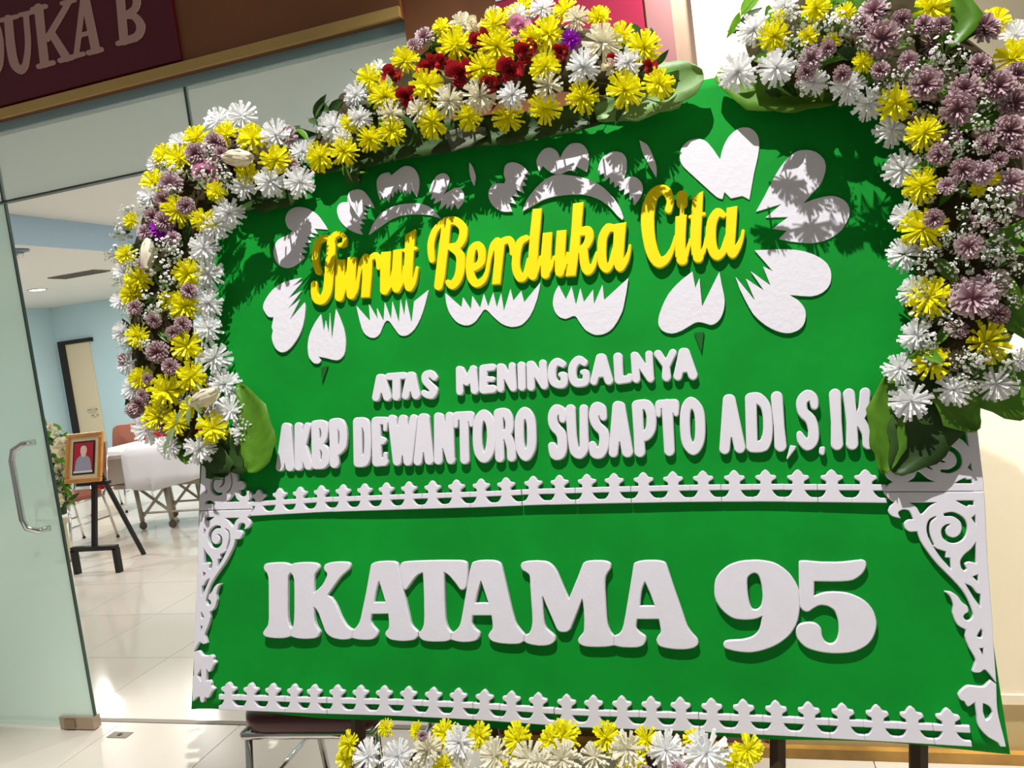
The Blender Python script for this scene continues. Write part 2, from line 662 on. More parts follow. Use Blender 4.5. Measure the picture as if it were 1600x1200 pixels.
sg = thing('wall_sign', 'maroon sign with pale capital letters on the brown fascia', 'sign', (-4.0, YF - 0.04, 2.61))
part('panel', MB().box((-2.6, -0.02, 0.0), (2.19, 0.0, 0.62)), M_maroon, sg, bevel=0.003)
SIGN = {
    'D': [('S', [(-75, 385, 20), (-20, 355, 22), (2, 300, 18), (0, 200, 20), (-25, 120, 20), (-80, 120, 20)])],
    'U': [('S', [(45, 95, 20), (55, 220, 22), (75, 320, 22), (108, 352, 20), (132, 320, 16), (143, 220, 14), (133, 80, 14)]), ('S', [(5, 103, 11), (85, 84, 11)]), ('S', [(103, 76, 11), (180, 58, 11)])],
    'K': [('S', [(195, 40, 22), (225, 318, 22)]), ('S', [(195, 333, 13), (268, 314, 13)]), ('S', [(345, 15, 14), (238, 195, 16)]), ('S', [(258, 165, 18), (335, 288, 22)]), ('S', [(302, 303, 13), (362, 288, 13)]), ('S', [(165, 48, 12), (230, 32, 12)]), ('S', [(312, 18, 11), (375, 2, 11)])],
    'A': [('S', [(418, 5, 14), (385, 268, 13)]), ('S', [(355, 288, 12), (418, 270, 12)]), ('S', [(430, 0, 20), (480, 248, 22)]), ('S', [(445, 265, 13), (508, 248, 13)]), ('S', [(400, 178, 11), (462, 162, 11)])],
    'B': [('S', [(600, -55, 22), (622, 205, 22)]), ('S', [(592, 218, 13), (680, 196, 14)]), ('S', [(640, 200, 18), (690, 180, 20), (706, 130, 22), (672, 82, 18), (620, 82, 15)]), ('S', [(620, 78, 15), (676, 46, 18), (680, -15, 20), (600, -50, 16)])],
}
for ki, (ch, pr) in enumerate(SIGN.items()):
    mb = solid(outline(pr, 0, 0, 3.2, 1.0, 0.3), lambda x, y: (lambda p: (p[0] + 4.0, p[2] - 2.61))(atY(x, y, YF - 0.06)), 0.004 + .0006 * (ki % 2), 0.001, place=lambda a, b, n: (a, -0.02 - n, b))
    o = part('letter', mb, M_signlet, sg)
    o['label'] = 'faded pale slab-serif letter ' + ch
rp = thing('banner', 'crimson banner panel with a white strip on the brown wall', 'banner', (-0.38, YF - 0.02, 2.25))
part('panel', MB().box((-0.235, -0.014, 0), (0.228, 0, 0.295)), M_red, rp)
part('top_strip', MB().box((-0.235, -0.016, 0.295), (0.228, 0, 0.35)), M_foam, rp)

# glass front
M_glass_door = glassmat('door_glass', (0.88, 0.95, 0.91, 1), 0.62, srgb(228, 242, 234), 0.05)
M_glass_top = glassmat('transom_glass', (0.90, 0.95, 0.93, 1), 0.35, srgb(225, 232, 228), 0.07)
w1 = struct('window_1', MB().box((-7.0, YF - 0.015, 2.255), (-0.944, YF + 0.015, 2.262)), M_seal, 'band of upper glass panes above the doors')
for k, (a, b) in enumerate(((-4.6, -2.79), (-2.783, -1.853), (-1.846, -0.946))):
    o = link('pane', MB().box((a, YF - 0.005, 2.268), (b, YF + 0.005, 2.535)).mesh('pane', M_glass_top), w1)
for a in (-2.7865, -1.8495):
    link('seal', MB().box((a - 0.004, YF - 0.007, 2.262), (a + 0.004, YF + 0.007, 2.535)).mesh('seal', M_seal), w1)
dr = struct('door_1', MB().box((-4.4, YF - 0.006, 0.012), (-2.784, YF + 0.006, 2.252)), M_glass_door, 'frameless glass door leaf with a milky painted reflection and a steel pull handle')
link('glass_edge', MB().box((-2.785, YF - 0.0062, 0.012), (-2.779, YF + 0.0062, 2.252)).mesh('glass_edge', M_seal), dr)
hp = [atY(38, 698, YF - 0.05), atY(38, 698, YF - 0.05)]
X0, zt, zb = -2.865, 1.265, 0.895
hb = MB().tube([(X0 + 0.03, YF - 0.008, zt), (X0 + 0.005, YF - 0.05, zt), (X0 - 0.02, YF - 0.075, zt - 0.02), (X0 - 0.03, YF - 0.08, zt - 0.06), (X0 - 0.03, YF - 0.08, zb + 0.06), (X0 - 0.02, YF - 0.075, zb + 0.02), (X0 + 0.005, YF - 0.05, zb), (X0 + 0.03, YF - 0.008, zb)], 0.0125, 12)
o = link('handle', hb.mesh('handle', M_chrome, True), dr)
pf = link('patch_fitting', MB().box((-2.96, YF - 0.02, 0.005), (-2.778, YF + 0.02, 0.058)).mesh('patch_fitting', mat('fitting_steel', srgb(178, 160, 140), 0.3, metal=0.7)), dr)
link('lock', MB().box((-2.93, YF - 0.026, 0.012), (-2.875, YF - 0.02, 0.05)).mesh('lock', mat('lock_face', srgb(150, 130, 108), 0.35, metal=0.6)), pf)

# hall behind the glass
struct('wall_back', MB().box((-10.3, 9.73, 0), (3, 9.9, 3.2)), M_blue, 'pale blue wall at the far end of the hall')
struct('wall_left', MB().box((-10.3, 2.5, 0), (-10.12, 9.73, 3.2)), M_blue, 'pale blue side wall of the hall')
struct('wall_side', MB().box((0.9, 2.68, 0), (1.05, 9.73, 3.2)), M_blue, 'pale blue wall of the hall behind the flower board')
ce = struct('ceiling', MB().box((-10.3, 2.6, 2.67), (-5.55, 9.9, 3.2)), M_ceil, 'white ceiling of the hall')
link('upper_field', MB().box((-5.55, 2.6, 2.92), (3, 9.9, 3.2)).mesh('upper_field', M_ceil), ce)
struct('trim_8', MB().box((-5.55, 2.6, 2.67), (-5.535, 9.73, 2.92)), M_beam, 'pale blue step between the two ceiling heights')
# room door in the far wall
d2 = struct('door_2', MB().box((-9.92, 9.70, 0.0), (-9.47, 9.728, 2.07)), mat('door_leaf', srgb(226, 208, 176), 0.5), 'cream door with dark frame in the far wall')
fb = MB().box((-10.04, 9.67, 0), (-9.92, 9.729, 2.13)).box((-9.92, 9.67, 2.07), (-9.40, 9.729, 2.13))
link('door_frame', fb.mesh('door_frame', mat('door_frame_dark', srgb(40, 36, 34), 0.5)), d2)
link('handle', MB().tube([(-9.52, 9.70, 1.02), (-9.52, 9.64, 1.02), (-9.64, 9.64, 1.02)], 0.011).tube([(-9.52, 9.70, 0.93), (-9.52, 9.66, 0.93), (-9.6, 9.66, 0.93)], 0.009).mesh('handle', M_alu, True), d2)

M_lens = mat('lamp_lens', (1.0, 0.97, 0.9, 1), 0.5, emit=14.0)


def downlight(x, y, z, label, e=32):
    t = thing('ceiling_downlight', label, 'ceiling light', (x, y, z), 0, 'round ceiling downlights')
    part('ring', MB().lathe([(0.085, 0.0), (0.108, -0.003), (0.112, -0.008), (0.095, -0.01), (0.085, -0.006)], 28), M_ceil, t, True)
    part('lens', MB().lathe([(0.084, -0.001), (0.084, -0.006), (0.07, -0.008)], 28), M_lens, t)
    l = lamp('downlight_lamp', 'AREA', (x, y, z - 0.02), e, (1.0, 0.98, 0.95), shape='DISK', size=0.16)
    l.parent = t
    l.location = (0, 0, -0.02)


downlight(-8.1, 7.65, 2.67, 'round glowing downlight in the lower white ceiling beside the air vent')
downlight(-6.45, 7.4, 2.67, 'round glowing downlight in the lower white ceiling beyond the flower garland')
downlight(-8.6, 4.6, 2.67, 'unseen round downlight near the hall side wall, added to light the hall', 34)  # this and the following downlights are out of view, added to light the hall
downlight(-6.6, 4.4, 2.67, 'unseen round downlight in the lower ceiling close behind the glass door, added to light the hall', 34)
downlight(-3.4, 5.4, 2.92, 'unseen round downlight in the upper ceiling over the head of the coffin, added to light the hall', 38)
downlight(-3.6, 8.2, 2.92, 'unseen round downlight in the upper ceiling close to the far blue wall, added to light the hall', 38)
downlight(-1.2, 4.6, 2.92, 'unseen round downlight in the upper ceiling just behind the crown of the board, added to light the hall', 38)
downlight(-1.4, 7.4, 2.92, 'unseen round downlight in the upper ceiling deep in the hall behind the board, added to light the hall', 38)

vt = thing('air_vent', 'grey air vent grille in the white ceiling', 'vent', (-6.85, 7.05, 2.67))
part('frame', MB().box((-0.32, -0.12, -0.012), (0.32, 0.12, 0.0)), mat('vent_grey', srgb(120, 114, 104), 0.6), vt)
for k in range(5):
    part('slat', MB().box((-0.29, -0.095 + k * 0.042, -0.018), (0.29, -0.07 + k * 0.042, -0.012)), mat('vent_slat', srgb(96, 92, 84), 0.6), vt)
cv = thing('security_camera', 'small grey dome camera under the pale blue ceiling step', 'camera', (-5.75, 5.30, 2.67))
part('mount', MB().lathe([(0.09, 0), (0.09, -0.015), (0.05, -0.025)], 18), mat('camera_mount', srgb(120, 140, 150), 0.5), cv, True)
part('dome', MB().lathe([(0.045, -0.025), (0.042, -0.05), (0.025, -0.07), (0.005, -0.075)], 18), M_alu, cv, True)

# ------------------------------------------------------------------ flower and leaf kinds (unit radius, axis +Z)
def petal_box(mb, d, side, l0, l1, w0, w1, th):
    d = d.normalized()
    s = (side - d * side.dot(d)).normalized()
    u = d.cross(s)
    vs = []
    for l, w in ((l0, w0), (l1, w1)):
        for a, b in ((-1, -1), (1, -1), (1, 1), (-1, 1)):
            vs.append(d * l + s * (a * w) + u * (b * th))
    mb.add(vs, [(0, 1, 5, 4), (1, 2, 6, 5), (2, 3, 7, 6), (3, 0, 4, 7), (4, 5, 6, 7)])


def make_daisy(name, m, rnd, n=38, w=0.085):
    mb = MB()
    for i in range(n):
        z = 0.02 + 0.95 * (i + 0.5) / n
        el = math.asin(min(1, z ** 1.25))
        az = i * 2.39996 + rnd.uniform(-0.25, 0.25)
        d = Vector((math.cos(az) * math.cos(el), math.sin(az) * math.cos(el), math.sin(el) * 0.85 + rnd.uniform(-0.1, 0.05)))
        L = rnd.uniform(0.86, 1.06) * (1 - 0.22 * z)
        sd = d.cross(Vector((rnd.uniform(-.5, .5), rnd.uniform(-.5, .5), 1)))
        petal_box(mb, d, sd, 0.05, L, 0.028, w * rnd.uniform(0.7, 1.15), 0.018)
    mb.tube([(0, 0, -0.55), (0, 0, 0.06)], 0.05, 6)
    return mb.mesh(name, m)


def make_pom(name, m, rnd, n=70):
    mb = MB()
    for i in range(n):
        z = (i + 0.5) / n
        el = math.asin(z ** 0.9) - 0.25
        az = i * 2.39996 + rnd.uniform(-0.2, 0.2)
        d = Vector((math.cos(az) * math.cos(el), math.sin(az) * math.cos(el), math.sin(el) * 0.75))
        L = rnd.uniform(0.85, 1.05) * (1 - 0.25 * max(0, z - 0.4))
        sd = d.cross(Vector((0.1, 0.2, 1)))
        petal_box(mb, d, sd, 0.08, L, 0.035, 0.075 * rnd.uniform(0.8, 1.2), 0.022)
    mb.tube([(0, 0, -0.8), (0, 0, 0.05)], 0.05, 5)
    return mb.mesh(name, m)


def make_breath(name, rnd, n=26):
    mb = MB()
    k1 = len(mb.f)
    for i in range(n):
        d = Vector((rnd.gauss(0, 1), rnd.gauss(0, 1), abs(rnd.gauss(0, .8)) + .1)).normalized() * rnd.uniform(0.45, 1.0)
        mb.tube([(0, 0, -0.7), d * 0.45 + Vector((0, 0, -.1)), d], 0.014, 3, False)
    ns = len(mb.f)
    for i in range(n):
        pass
    rnd2 = rnd
    # florets: little five-petalled balls at the tips
    tips = [Vector(mb.v[i * 9 + 6]) for i in range(n)]
    for p in tips:
        r = rnd2.uniform(0.10, 0.17)
        ax = (p + Vector((0, 0, .2))).normalized()
        a = ax.orthogonal().normalized()
        b = ax.cross(a)
        for q in range(5):
            an = q * 1.2566
            o = a * math.cos(an) + b * math.sin(an)
            s = ax.cross(o)
            c = p + o * r * 0.15
            t = p + o * r + ax * r * 0.35
            mb.add([c, c + o * r * .5 + s * r * .48 + ax * r * .25, t, c + o * r * .5 - s * r * .48 + ax * r * .25, c + ax * r * .5], [(0, 1, 4), (1, 2, 4), (2, 3, 4), (3, 0, 4), (0, 3, 2, 1)])
    me = mb.mesh(name, M_Bs)
    me.materials.append(M_B)
    for i, p in enumerate(me.polygons):
        p.material_index = 0 if i < ns else 1
    return me


def make_rose(name, m, rnd, n=13, tall=0.6):
    mb = MB()
    for i in range(n):
        q = i / (n - 1)
        az = i * 2.2 + rnd.uniform(-.2, .2)
        rad = 0.12 + 0.72 * q
        h = tall * (1.0 - 0.45 * q)
        open_ = 0.03 + 0.20 * q * q
        wid = 0.95 - 0.2 * q if q > .3 else 1.4
        vs = []
        for a in range(5):
            for b in range(4):
                t = b / 3
                an = az + (a / 4 - 0.5) * 2 * wid * (1 - 0.25 * t * t)
                rr = rad * (0.35 + 0.65 * math.sin(min(1, t * 1.2) * 1.5708)) + open_ * t ** 3 + rnd.uniform(-.02, .02)
                vs.append((math.cos(an) * rr, math.sin(an) * rr, -0.35 + t * (h + 0.35) - (0.1 * abs(a - 2) * t) + rnd.uniform(-.02, .02)))
        fs = [(a * 4 + b, (a + 1) * 4 + b, (a + 1) * 4 + b + 1, a * 4 + b + 1) for a in range(4) for b in range(3)]
        mb.add(vs, fs)
    mb.tube([(0, 0, -0.9), (0, 0, -0.2)], 0.08, 5)
    return mb.mesh(name, m, True)


def make_bud(name, m, rnd):
    """half-open ivory bud with wrinkled overlapping petals, long axis +X"""
    mb = MB()
    for i in range(6):
        az = i * 1.047
        vs = []
        for a in range(5):
            for b in range(6):
                t = b / 5
                rr = 0.06 + 0.36 * math.sin(t * 2.6 + 0.15) ** 0.9 + (0.05 if i % 2 else 0)
                an = az + (a / 4 - .5) * 1.5 * (1 - .4 * t)
                vs.append((-1 + 2.05 * t + rnd.uniform(-.03, .03), math.cos(an) * rr * (1 + .22 * math.sin(a * 3.1 + b * 2 + i)) + rnd.uniform(-.05, .05), math.sin(an) * rr * (1 + .22 * math.sin(a * 2.7 + b * 1.7)) + rnd.uniform(-.05, .05)))
        mb.add(vs, [(a * 6 + b, (a + 1) * 6 + b, (a + 1) * 6 + b + 1, a * 6 + b + 1) for a in range(4) for b in range(5)])
    return mb.mesh(name, m, True)


def make_leaf(name, m):
    """small pointed leaf along +X, creased along its midrib"""
    mb = MB()
    vs = []
    for i in range(6):
        t = i / 5
        w = 0.38 * math.sin(math.pi * t ** 0.8) + 0.01
        z = -0.25 * t * t
        vs += [(t * 2 - 0.3, -w, z + w * .35), (t * 2 - 0.3, 0, z), (t * 2 - 0.3, w, z + w * .35)]
    fs = []
    for i in range(5):
        for k in range(2):
            fs.append((i * 3 + k, (i + 1) * 3 + k, (i + 1) * 3 + k + 1, i * 3 + k + 1))
    mb.add(vs, fs)
    mb.tube([(-0.9, 0, -.05), (-0.3, 0, 0), (1.6, 0, -.2)], 0.025, 4)
    return mb.mesh(name, m, True)


RN = random.Random(3)
KIND = {
    'W': [make_daisy('white_straw_daisy', M_W, RN, n, w) for n, w in ((62, .072), (54, .08), (70, .064))],
    'C': [make_daisy('cream_straw_daisy', M_C, RN, n, w) for n, w in ((54, .075), (48, .085), (64, .064))],
    'Y': [make_daisy('yellow_straw_daisy', M_Y, RN, n, w) for n, w in ((60, .078), (70, .064), (46, .10))],
    'M': [make_pom('mauve_chrysanthemum', M_M, RN, n) for n in (110, 124)] + [make_pom('mauve_chrysanthemum', M_ML, RN, 96)],
    'B': [make_breath('baby_breath_sprig', RN, n) for n in (26, 32, 22)],
    'R': [make_rose('red_rose', M_R, RN, 19), make_rose('red_rose', M_R, RN, 17)],
    'P': [make_rose('pink_rose', M_P, RN, 19)],
    'V': [make_pom('purple_pompom', M_V, RN, 60)],
    'I': [make_bud('ivory_bud', M_I, RN)],
    'K': [make_rose('cream_rose', M_I, RN, 12)],
    'L': [make_leaf('leaf', M_leaf)],
    'D': [make_leaf('leaf', M_dleaf)],
    'G': [make_leaf('leaf', M_pleaf)],
}
NAMES = {'W': 'white_straw_daisy', 'C': 'cream_straw_daisy', 'Y': 'yellow_straw_daisy', 'M': 'mauve_chrysanthemum', 'B': 'baby_breath_sprig', 'R': 'red_rose', 'P': 'pink_rose',
         'V': 'purple_pompom', 'I': 'ivory_bud', 'K': 'cream_rose', 'L': 'leaf', 'D': 'leaf', 'G': 'leaf'}


def orient(pos, axis, size, spin, sx=1.0):
    q = Vector(axis).normalized().to_track_quat('Z', 'Y')
    return Matrix.Translation(Vector(pos)) @ q.to_matrix().to_4x4() @ Matrix.Rotation(spin, 4, 'Z') @ Matrix.Diagonal((size * sx, size, size, 1))


# ------------------------------------------------------------------ furniture of the hall
M_uph = mat('russet_vinyl', srgb(146, 84, 62), 0.45, 0.4, noise=0.06, nscale=6)
M_uph2 = mat('maroon_vinyl', srgb(70, 10, 20), 0.3, 0.5)


def rounded_slab(w, d, t, r, z0, y0=0.0):
    mb = MB()
    prof = [(0.0, 0.88), (0.25, 0.97), (0.55, 1.0), (0.85, 0.97), (1.0, 0.86)]
    rings = []
    for tt, s in prof:
        ring = []
        for cx, cy, a0 in ((1, 1, 0), (-1, 1, 1), (-1, -1, 2), (1, -1, 3)):
            for k in range(5):
                a = (a0 + k / 4) * math.pi / 2
                ring.append(((cx * (w / 2 - r) + r * math.cos(a)) * (s * .3 + .7), y0 + (cy * (d / 2 - r) + r * math.sin(a)) * (s * .3 + .7), z0 + tt * t))
        rings.append(ring)
    n = 20
    fs = []
    for i in range(len(rings) - 1):
        for k in range(n):
            fs.append((i * n + k, i * n + (k + 1) % n, (i + 1) * n + (k + 1) % n, (i + 1) * n + k))
    fs.append(tuple(range(n - 1, -1, -1)))
    fs.append(tuple((len(rings) - 1) * n + k for k in range(n)))
    return mb.add([v for q in rings for v in q], fs)


def make_chair(label, m, loc, rz, group):
    """stacking banquet chair, seat front toward -Y, backrest at +Y"""
    t = thing('banquet_chair', label, 'chair', loc, rz, group)
    part('seat', rounded_slab(0.42, 0.42, 0.055, 0.07, 0.43), m, t, True)
    bk = rounded_slab(0.40, 0.40, 0.045, 0.08, 0)
    bk.v = [(x, 0.235 + 0.10 * (y + 0.2) / .40 - z * .95, 0.53 + (y + .2)) for x, y, z in bk.v]
    part('backrest', bk, m, t, True)
    part('seat_rim', MB().tube([(-.2, -.2, .425), (.2, -.2, .425), (.21, .19, .425), (-.21, .19, .425), (-.2, -.2, .425)], 0.011, 6), M_chrome, t, True)
    for s in (-1, 1):
        l1 = part('leg', MB().tube([(s * .2, -.17, .425), (s * .215, -.23, .01)], 0.0115, 8), M_chrome, t, True)
        l2 = part('leg', MB().tube([(s * .20, .32, .90), (s * .205, .245, .50), (s * .20, .19, .42), (s * .215, .26, .01)], 0.0115, 8), M_chrome, t, True)
        for lg, y in ((l1, -.231), (l2, .261)):
            part('foot_cap', MB().lathe([(.014, 0), (.015, .012), (.012, .022)], 8, (s * .215, y, 0)), M_black, lg)
        part('stretcher', MB().tube([(s * .207, -.195, .22), (s * .207, .225, .22)], 0.008, 6), M_chrome, t, True)
    part('cross_bar', MB().tube([(-.206, -.19, .30), (.206, -.19, .30)], 0.008, 6), M_chrome, t, True)
    return t


c0 = make_chair('russet vinyl chair with chrome legs standing behind the portrait easel', M_uph, (-5.88, 5.50, 0), -0.08, 'chairs in the hall')
copy_tree(c0, Matrix.Translation((-6.72, 6.98, 0)) @ Matrix.Rotation(0.1, 4, 'Z'), 'russet vinyl chair whose backrest shows above the lid of the white coffin')
copy_tree(c0, Matrix.Translation((-5.25, 7.45, 0)) @ Matrix.Rotation(-0.1, 4, 'Z'), 'russet chair partly seen beyond the trolley wheels')
make_chair('maroon chair with chrome frame half hidden under the lower corner of the green board', M_uph2, (-1.27, 2.02, 0), 0.06, 'chairs in the hall')

# easel with a framed portrait
ez = thing('easel', 'black metal easel stand holding the framed portrait', 'easel', (-4.86, 4.70, 0))
part('post', MB().box((-.02, -.012, .19), (.02, .012, 1.0)), M_black, ez)
part('base_bar', MB().box((-.215, -.02, .18), (.215, .02, .215)), M_black, ez)
for s in (-1, 1):
    part('leg', MB().box((s * .2 - .02, -.02, 0), (s * .2 + .02, .02, .19)), M_black, ez)
part('rear_leg', MB().tube([(.06, .10, .80), (.03, .45, .0)], .02, 6), M_black, ez)
part('ledge', MB().box((-.15, -.03, .675), (.15, .012, .70)), M_black, ez)
for ch in ez.children:
    if ch.name.split('.')[0] in ('post', 'ledge'):
        for v in ch.data.vertices:
            v.co.y += (v.co.z - .19) * 0.21
pf = thing('portrait_frame', 'golden wooden frame with a portrait photo on red, on the black easel', 'picture frame', (-4.885, 4.735, 0.71))
pf.matrix_basis = pf.matrix_basis @ Matrix.Rotation(math.radians(-14.5), 4, 'X')
M_gw = mat('golden_wood', srgb(205, 140, 60), 0.35, 0.5, noise=0.15, nscale=12)
for a, b in (((-.175, -.024, 0), (.175, 0, .034)), ((-.175, -.024, .352), (.175, 0, .386)), ((-.175, -.024, .034), (-.141, 0, .352)), ((.141, -.024, .034), (.175, 0, .352))):
    part('frame_rail', MB().box(a, b), M_gw, pf, bevel=0.006)
part('mat_board', MB().box((-.142, -.012, .033), (.142, -.004, .353)), mat('mat_peach', srgb(238, 214, 178), 0.7), pf)
part('inner_border', MB().box((-.106, -.0155, .062), (.106, -.012, .322)), M_black, pf)
ph = part('photo_print', MB().box((-.092, -.0175, .075), (.092, -.0155, .308)), mat('photo_red', srgb(190, 30, 48), 0.4), pf)
part('white_margin', MB().box((-.092, -.018, .075), (.092, -.0174, .090)), mat('photo_white', srgb(235, 232, 232), 0.5), ph)
torso = [(-.078, .090, 1), (.082, .090, 1), (.076, .14), (.06, .185), (.03, .205), (.012, .215, 1), (-.012, .215, 1), (-.04, .203), (-.066, .175), (-.076, .13)]


def flat_print(pts, m, name, d):
    q = smooth_pts(pts, True, 5)
    mb = MB()
    n = len(q)
    mb.add([(a, -.0175, b) for a, b in q] + [(a, -.0175 - d, b) for a, b in q], [tuple(range(2 * n - 1, n - 1, -1))] + [(i, (i + 1) % n, n + (i + 1) % n, n + i) for i in range(n)])
    part(name, mb, m, ph)


flat_print(torso, mat('print_shirt', srgb(168, 164, 186), 0.5), 'printed_shirt', .0006)
flat_print([(-.012, .20), (.012, .20), (.028, .23), (.030, .26), (.020, .287), (0, .293), (-.020, .287), (-.030, .26), (-.028, .23)], mat('print_skin', srgb(240, 208, 196), 0.5), 'printed_face', .0009)
flat_print([(-.030, .266, 1), (-.016, .284), (.016, .284), (.030, .266, 1), (.024, .288), (0, .299), (-.024, .288)], mat('print_hair', srgb(70, 56, 56), 0.5), 'printed_hair', .0012)

# coffin on its trolley
M_lac = mat('white_lacquer', srgb(238, 236, 236), 0.35, 0.4)
M_lac_shade = mat('shaded_white_lacquer', srgb(206, 200, 190), 0.5)  # shade on the coffin side put into a greyer white
cf = thing('coffin', 'white coffin with a flat lid lying on a folding trolley', 'coffin', (-5.06, 6.20, 0.455))
part('body', MB().add([(-.82, -.22, 0), (.95, -.22, 0), (.95, .22, 0), (-.82, .22, 0), (-.88, -.29, .26), (1.0, -.29, .26), (1.0, .29, .26), (-.88, .29, .26)], [(0, 3, 2, 1), (4, 5, 6, 7), (0, 1, 5, 4), (1, 2, 6, 5), (2, 3, 7, 6), (3, 0, 4, 7)]), M_lac_shade, cf, bevel=.008)
part('lid', MB().add([(-.9, -.31, .26), (1.02, -.31, .26), (1.02, .31, .26), (-.9, .31, .26), (-.9, -.31, .295), (1.02, -.31, .295), (1.02, .31, .295), (-.9, .31, .295), (-.78, -.2, .36), (.9, -.2, .36), (.9, .2, .36), (-.78, .2, .36)], [(0, 3, 2, 1), (0, 1, 5, 4), (1, 2, 6, 5), (2, 3, 7, 6), (3, 0, 4, 7), (4, 5, 9, 8), (5, 6, 10, 9), (6, 7, 11, 10), (7, 4, 8, 11), (8, 9, 10, 11)]), M_lac, cf)
rc = MB().box((-.915, -.315, -.03), (-.885, .3, .2)).box((-.90, .312, -.02), (.8, .325, .42))
part('red_cloth', rc, mat('red_cloth', srgb(190, 22, 45), 0.7), cf)
dp = MB()
NU, NV = 14, 16
prof = [(-.335, -.02), (-.333, .08), (-.33, .18), (-.325, .27), (-.318, .303), (-.25, .345), (-.2, .368), (-.1, .37), (0, .37), (.1, .37), (.2, .368), (.25, .345), (.322, .3), (.33, .2), (.333, .1), (.335, .03)]
for i in range(NU):
    x = -.52 + 1.1 * i / (NU - 1)
    for j, (y, z) in enumerate(prof):
        hang = max(0, .26 - z)
        dp.v.append((x + hang * .25 * math.sin(i * .9), y - (0.02 * math.sin(i * 1.7) * hang * 4 if y < 0 else 0), z + (-.05 * math.sin(i * .45) if j in (0, 15) else 0) + .002 * math.sin(i * 3 + j)))
for i in range(NU - 1):
    for j in range(NV - 1):
        dp.f.append((i * NV + j, (i + 1) * NV + j, (i + 1) * NV + j + 1, i * NV + j + 1))
dpo = link('white_drape', dp.mesh('white_drape', mat('white_sheet', srgb(240, 238, 244), 0.8), True))
dpo.location = (-5.06, 6.20, 0.455)
md = dpo.modifiers.new('thick', 'SOLIDIFY')
md.thickness = .006
md.offset = 1
tag(dpo, 'white cloth draped over the lid and side of the coffin', 'cloth')
M_trol = mat('worn_trolley_metal', srgb(176, 166, 150), 0.4, metal=0.5, noise=0.15)
tr = thing('trolley', 'grey metal folding trolley with crossed struts under the coffin', 'trolley', (-5.06, 6.20, 0))
part('top_frame', MB().box((-.75, -.24, .41), (.85, -.20, .45)).box((-.75, .20, .41), (.85, .24, .45)).box((-.75, -.2, .41), (-.71, .2, .45)).box((.81, -.2, .41), (.85, .2, .45)), M_trol, tr)
for x in (-.52, -.18, .55):
    for y in (-.22, .22):
        lg = part('leg', MB().tube([(x, y, .42), (x + .02, y, .08)], .021, 8), M_trol, tr, True)
        wh = MB().lathe([(.018, -.012), (.036, -.012), (.04, 0), (.036, .012), (.018, .012)], 16)
        wh.v = [(x + .02 + a, y + c, 0.04 + b) for a, b, c in wh.v]
        part('wheel', wh, mat('caster_brown', srgb(96, 84, 70), .6), lg, True)
for y in (-.22, .22):
    part('strut', MB().tube([(-.48, y, .40), (-.16, y, .16)], .014, 6), M_trol, tr)
    part('strut', MB().tube([(-.18, y, .40), (-.48, y, .13)], .014, 6), M_trol, tr)
    part('strut', MB().tube([(-.5, y, .16), (.57, y, .16)], .011, 6), M_trol, tr)

# standing bouquet behind the portrait
sb = thing('standing_bouquet', 'white roses with green leaves on a stand behind the portrait frame', 'flowers', tuple(np.array(atY(92, 790, 5.08)) * np.array([1, 1, 0])))
B0 = np.array(sb.location)
part('vase', MB().lathe([(.08, 0), (.09, .02), (.03, .06), (.03, .30), (.07, .36), (.06, .36)], 18), mat('beige_vase', srgb(190, 180, 150), 0.5), sb, True)
rb = random.Random(5)
for (x, y, r) in ((87, 677, 7), (94, 696, 10), (101, 709, 8), (98, 731, 8), (89, 745, 9), (86, 758, 9), (97, 768, 8), (104, 690, 7), (83, 700, 6), (78, 668, 5), (90, 720, 7), (94, 782, 8), (104, 750, 7)):
    p = atY(x, y, 5.03 + rb.uniform(-.08, .05))
    link('white_rose', KIND['K'][0] if rb.random() < .4 else make_rose('white_rose', mat('white_rose_petal', srgb(240, 238, 220), .5, trans=.2), rb, 11), sb, orient(p, (.3 + rb.uniform(-.3, .3), -1, .4), r * .0075, rb.random() * 6))
for k in range(120):
    t_ = rb.random()
    p = atY(82 + 16 * t_ + rb.uniform(-9, 14), 668 + 118 * t_ + rb.uniform(-6, 6), 5.08 + rb.uniform(-.05, .10))
    link('leaf', KIND['L'][0] if rb.random() < .7 else KIND['D'][0], sb, orient(p, (rb.uniform(-1, 1), -1, rb.uniform(-.5, 1)), .05, rb.random() * 6))
link('stem_bundle', MB().tube([(0, 0, .4), (.02, 0, .7), (0, .02, 1.05)], [.05, .07, .04], 8).mesh('stem_bundle', M_dleaf), sb)

# ------------------------------------------------------------------ the green condolence board
base = (onboard(930, 1150) * np.array([1, 1, 0]))
bd = thing('flower_board', 'large green condolence board with white and yellow foam lettering', 'board', tuple(base))
BASEV = np.array(bd.location)


def local(mb):
    mb.v = [tuple(np.array(v) - BASEV) for v in mb.v]
    return mb


# cloth-covered panel
uL, uR = uv(304, 1060)[0], uv(1555, 1060)[0]
vB0, vB1 = uv(330, 1113)[1], uv(1545, 1173)[1]
vT = uv(1112, 121)[1]
mb = MB()
NX, NY = 72, 56
rp_ = random.Random(11)
wob = [(rp_.uniform(2, 9), rp_.uniform(2, 9), rp_.uniform(0, 6), rp_.uniform(.0006, .0016)) for _ in range(6)]
for j in range(NY + 1):
    for i in range(NX + 1):
        a, b = i / NX, j / NY
        vb = vB0 + (vB1 - vB0) * a + .004 * math.sin(a * 23) + .004 * math.sin(a * 9 + 1)
        u = uL + (uR - uL) * a + (0.012 * (1 - b) ** 6 * (a - .5) * 2)
        v = vb + (vT - vb) * b
        edge = min(a, 1 - a, b, 1 - b) * 8
        n = sum(w[3] * math.sin(w[0] * u + w[1] * v + w[2]) for w in wob) * min(1, edge) - .004
        mb.v.append(tuple(bw(u, v, n)))
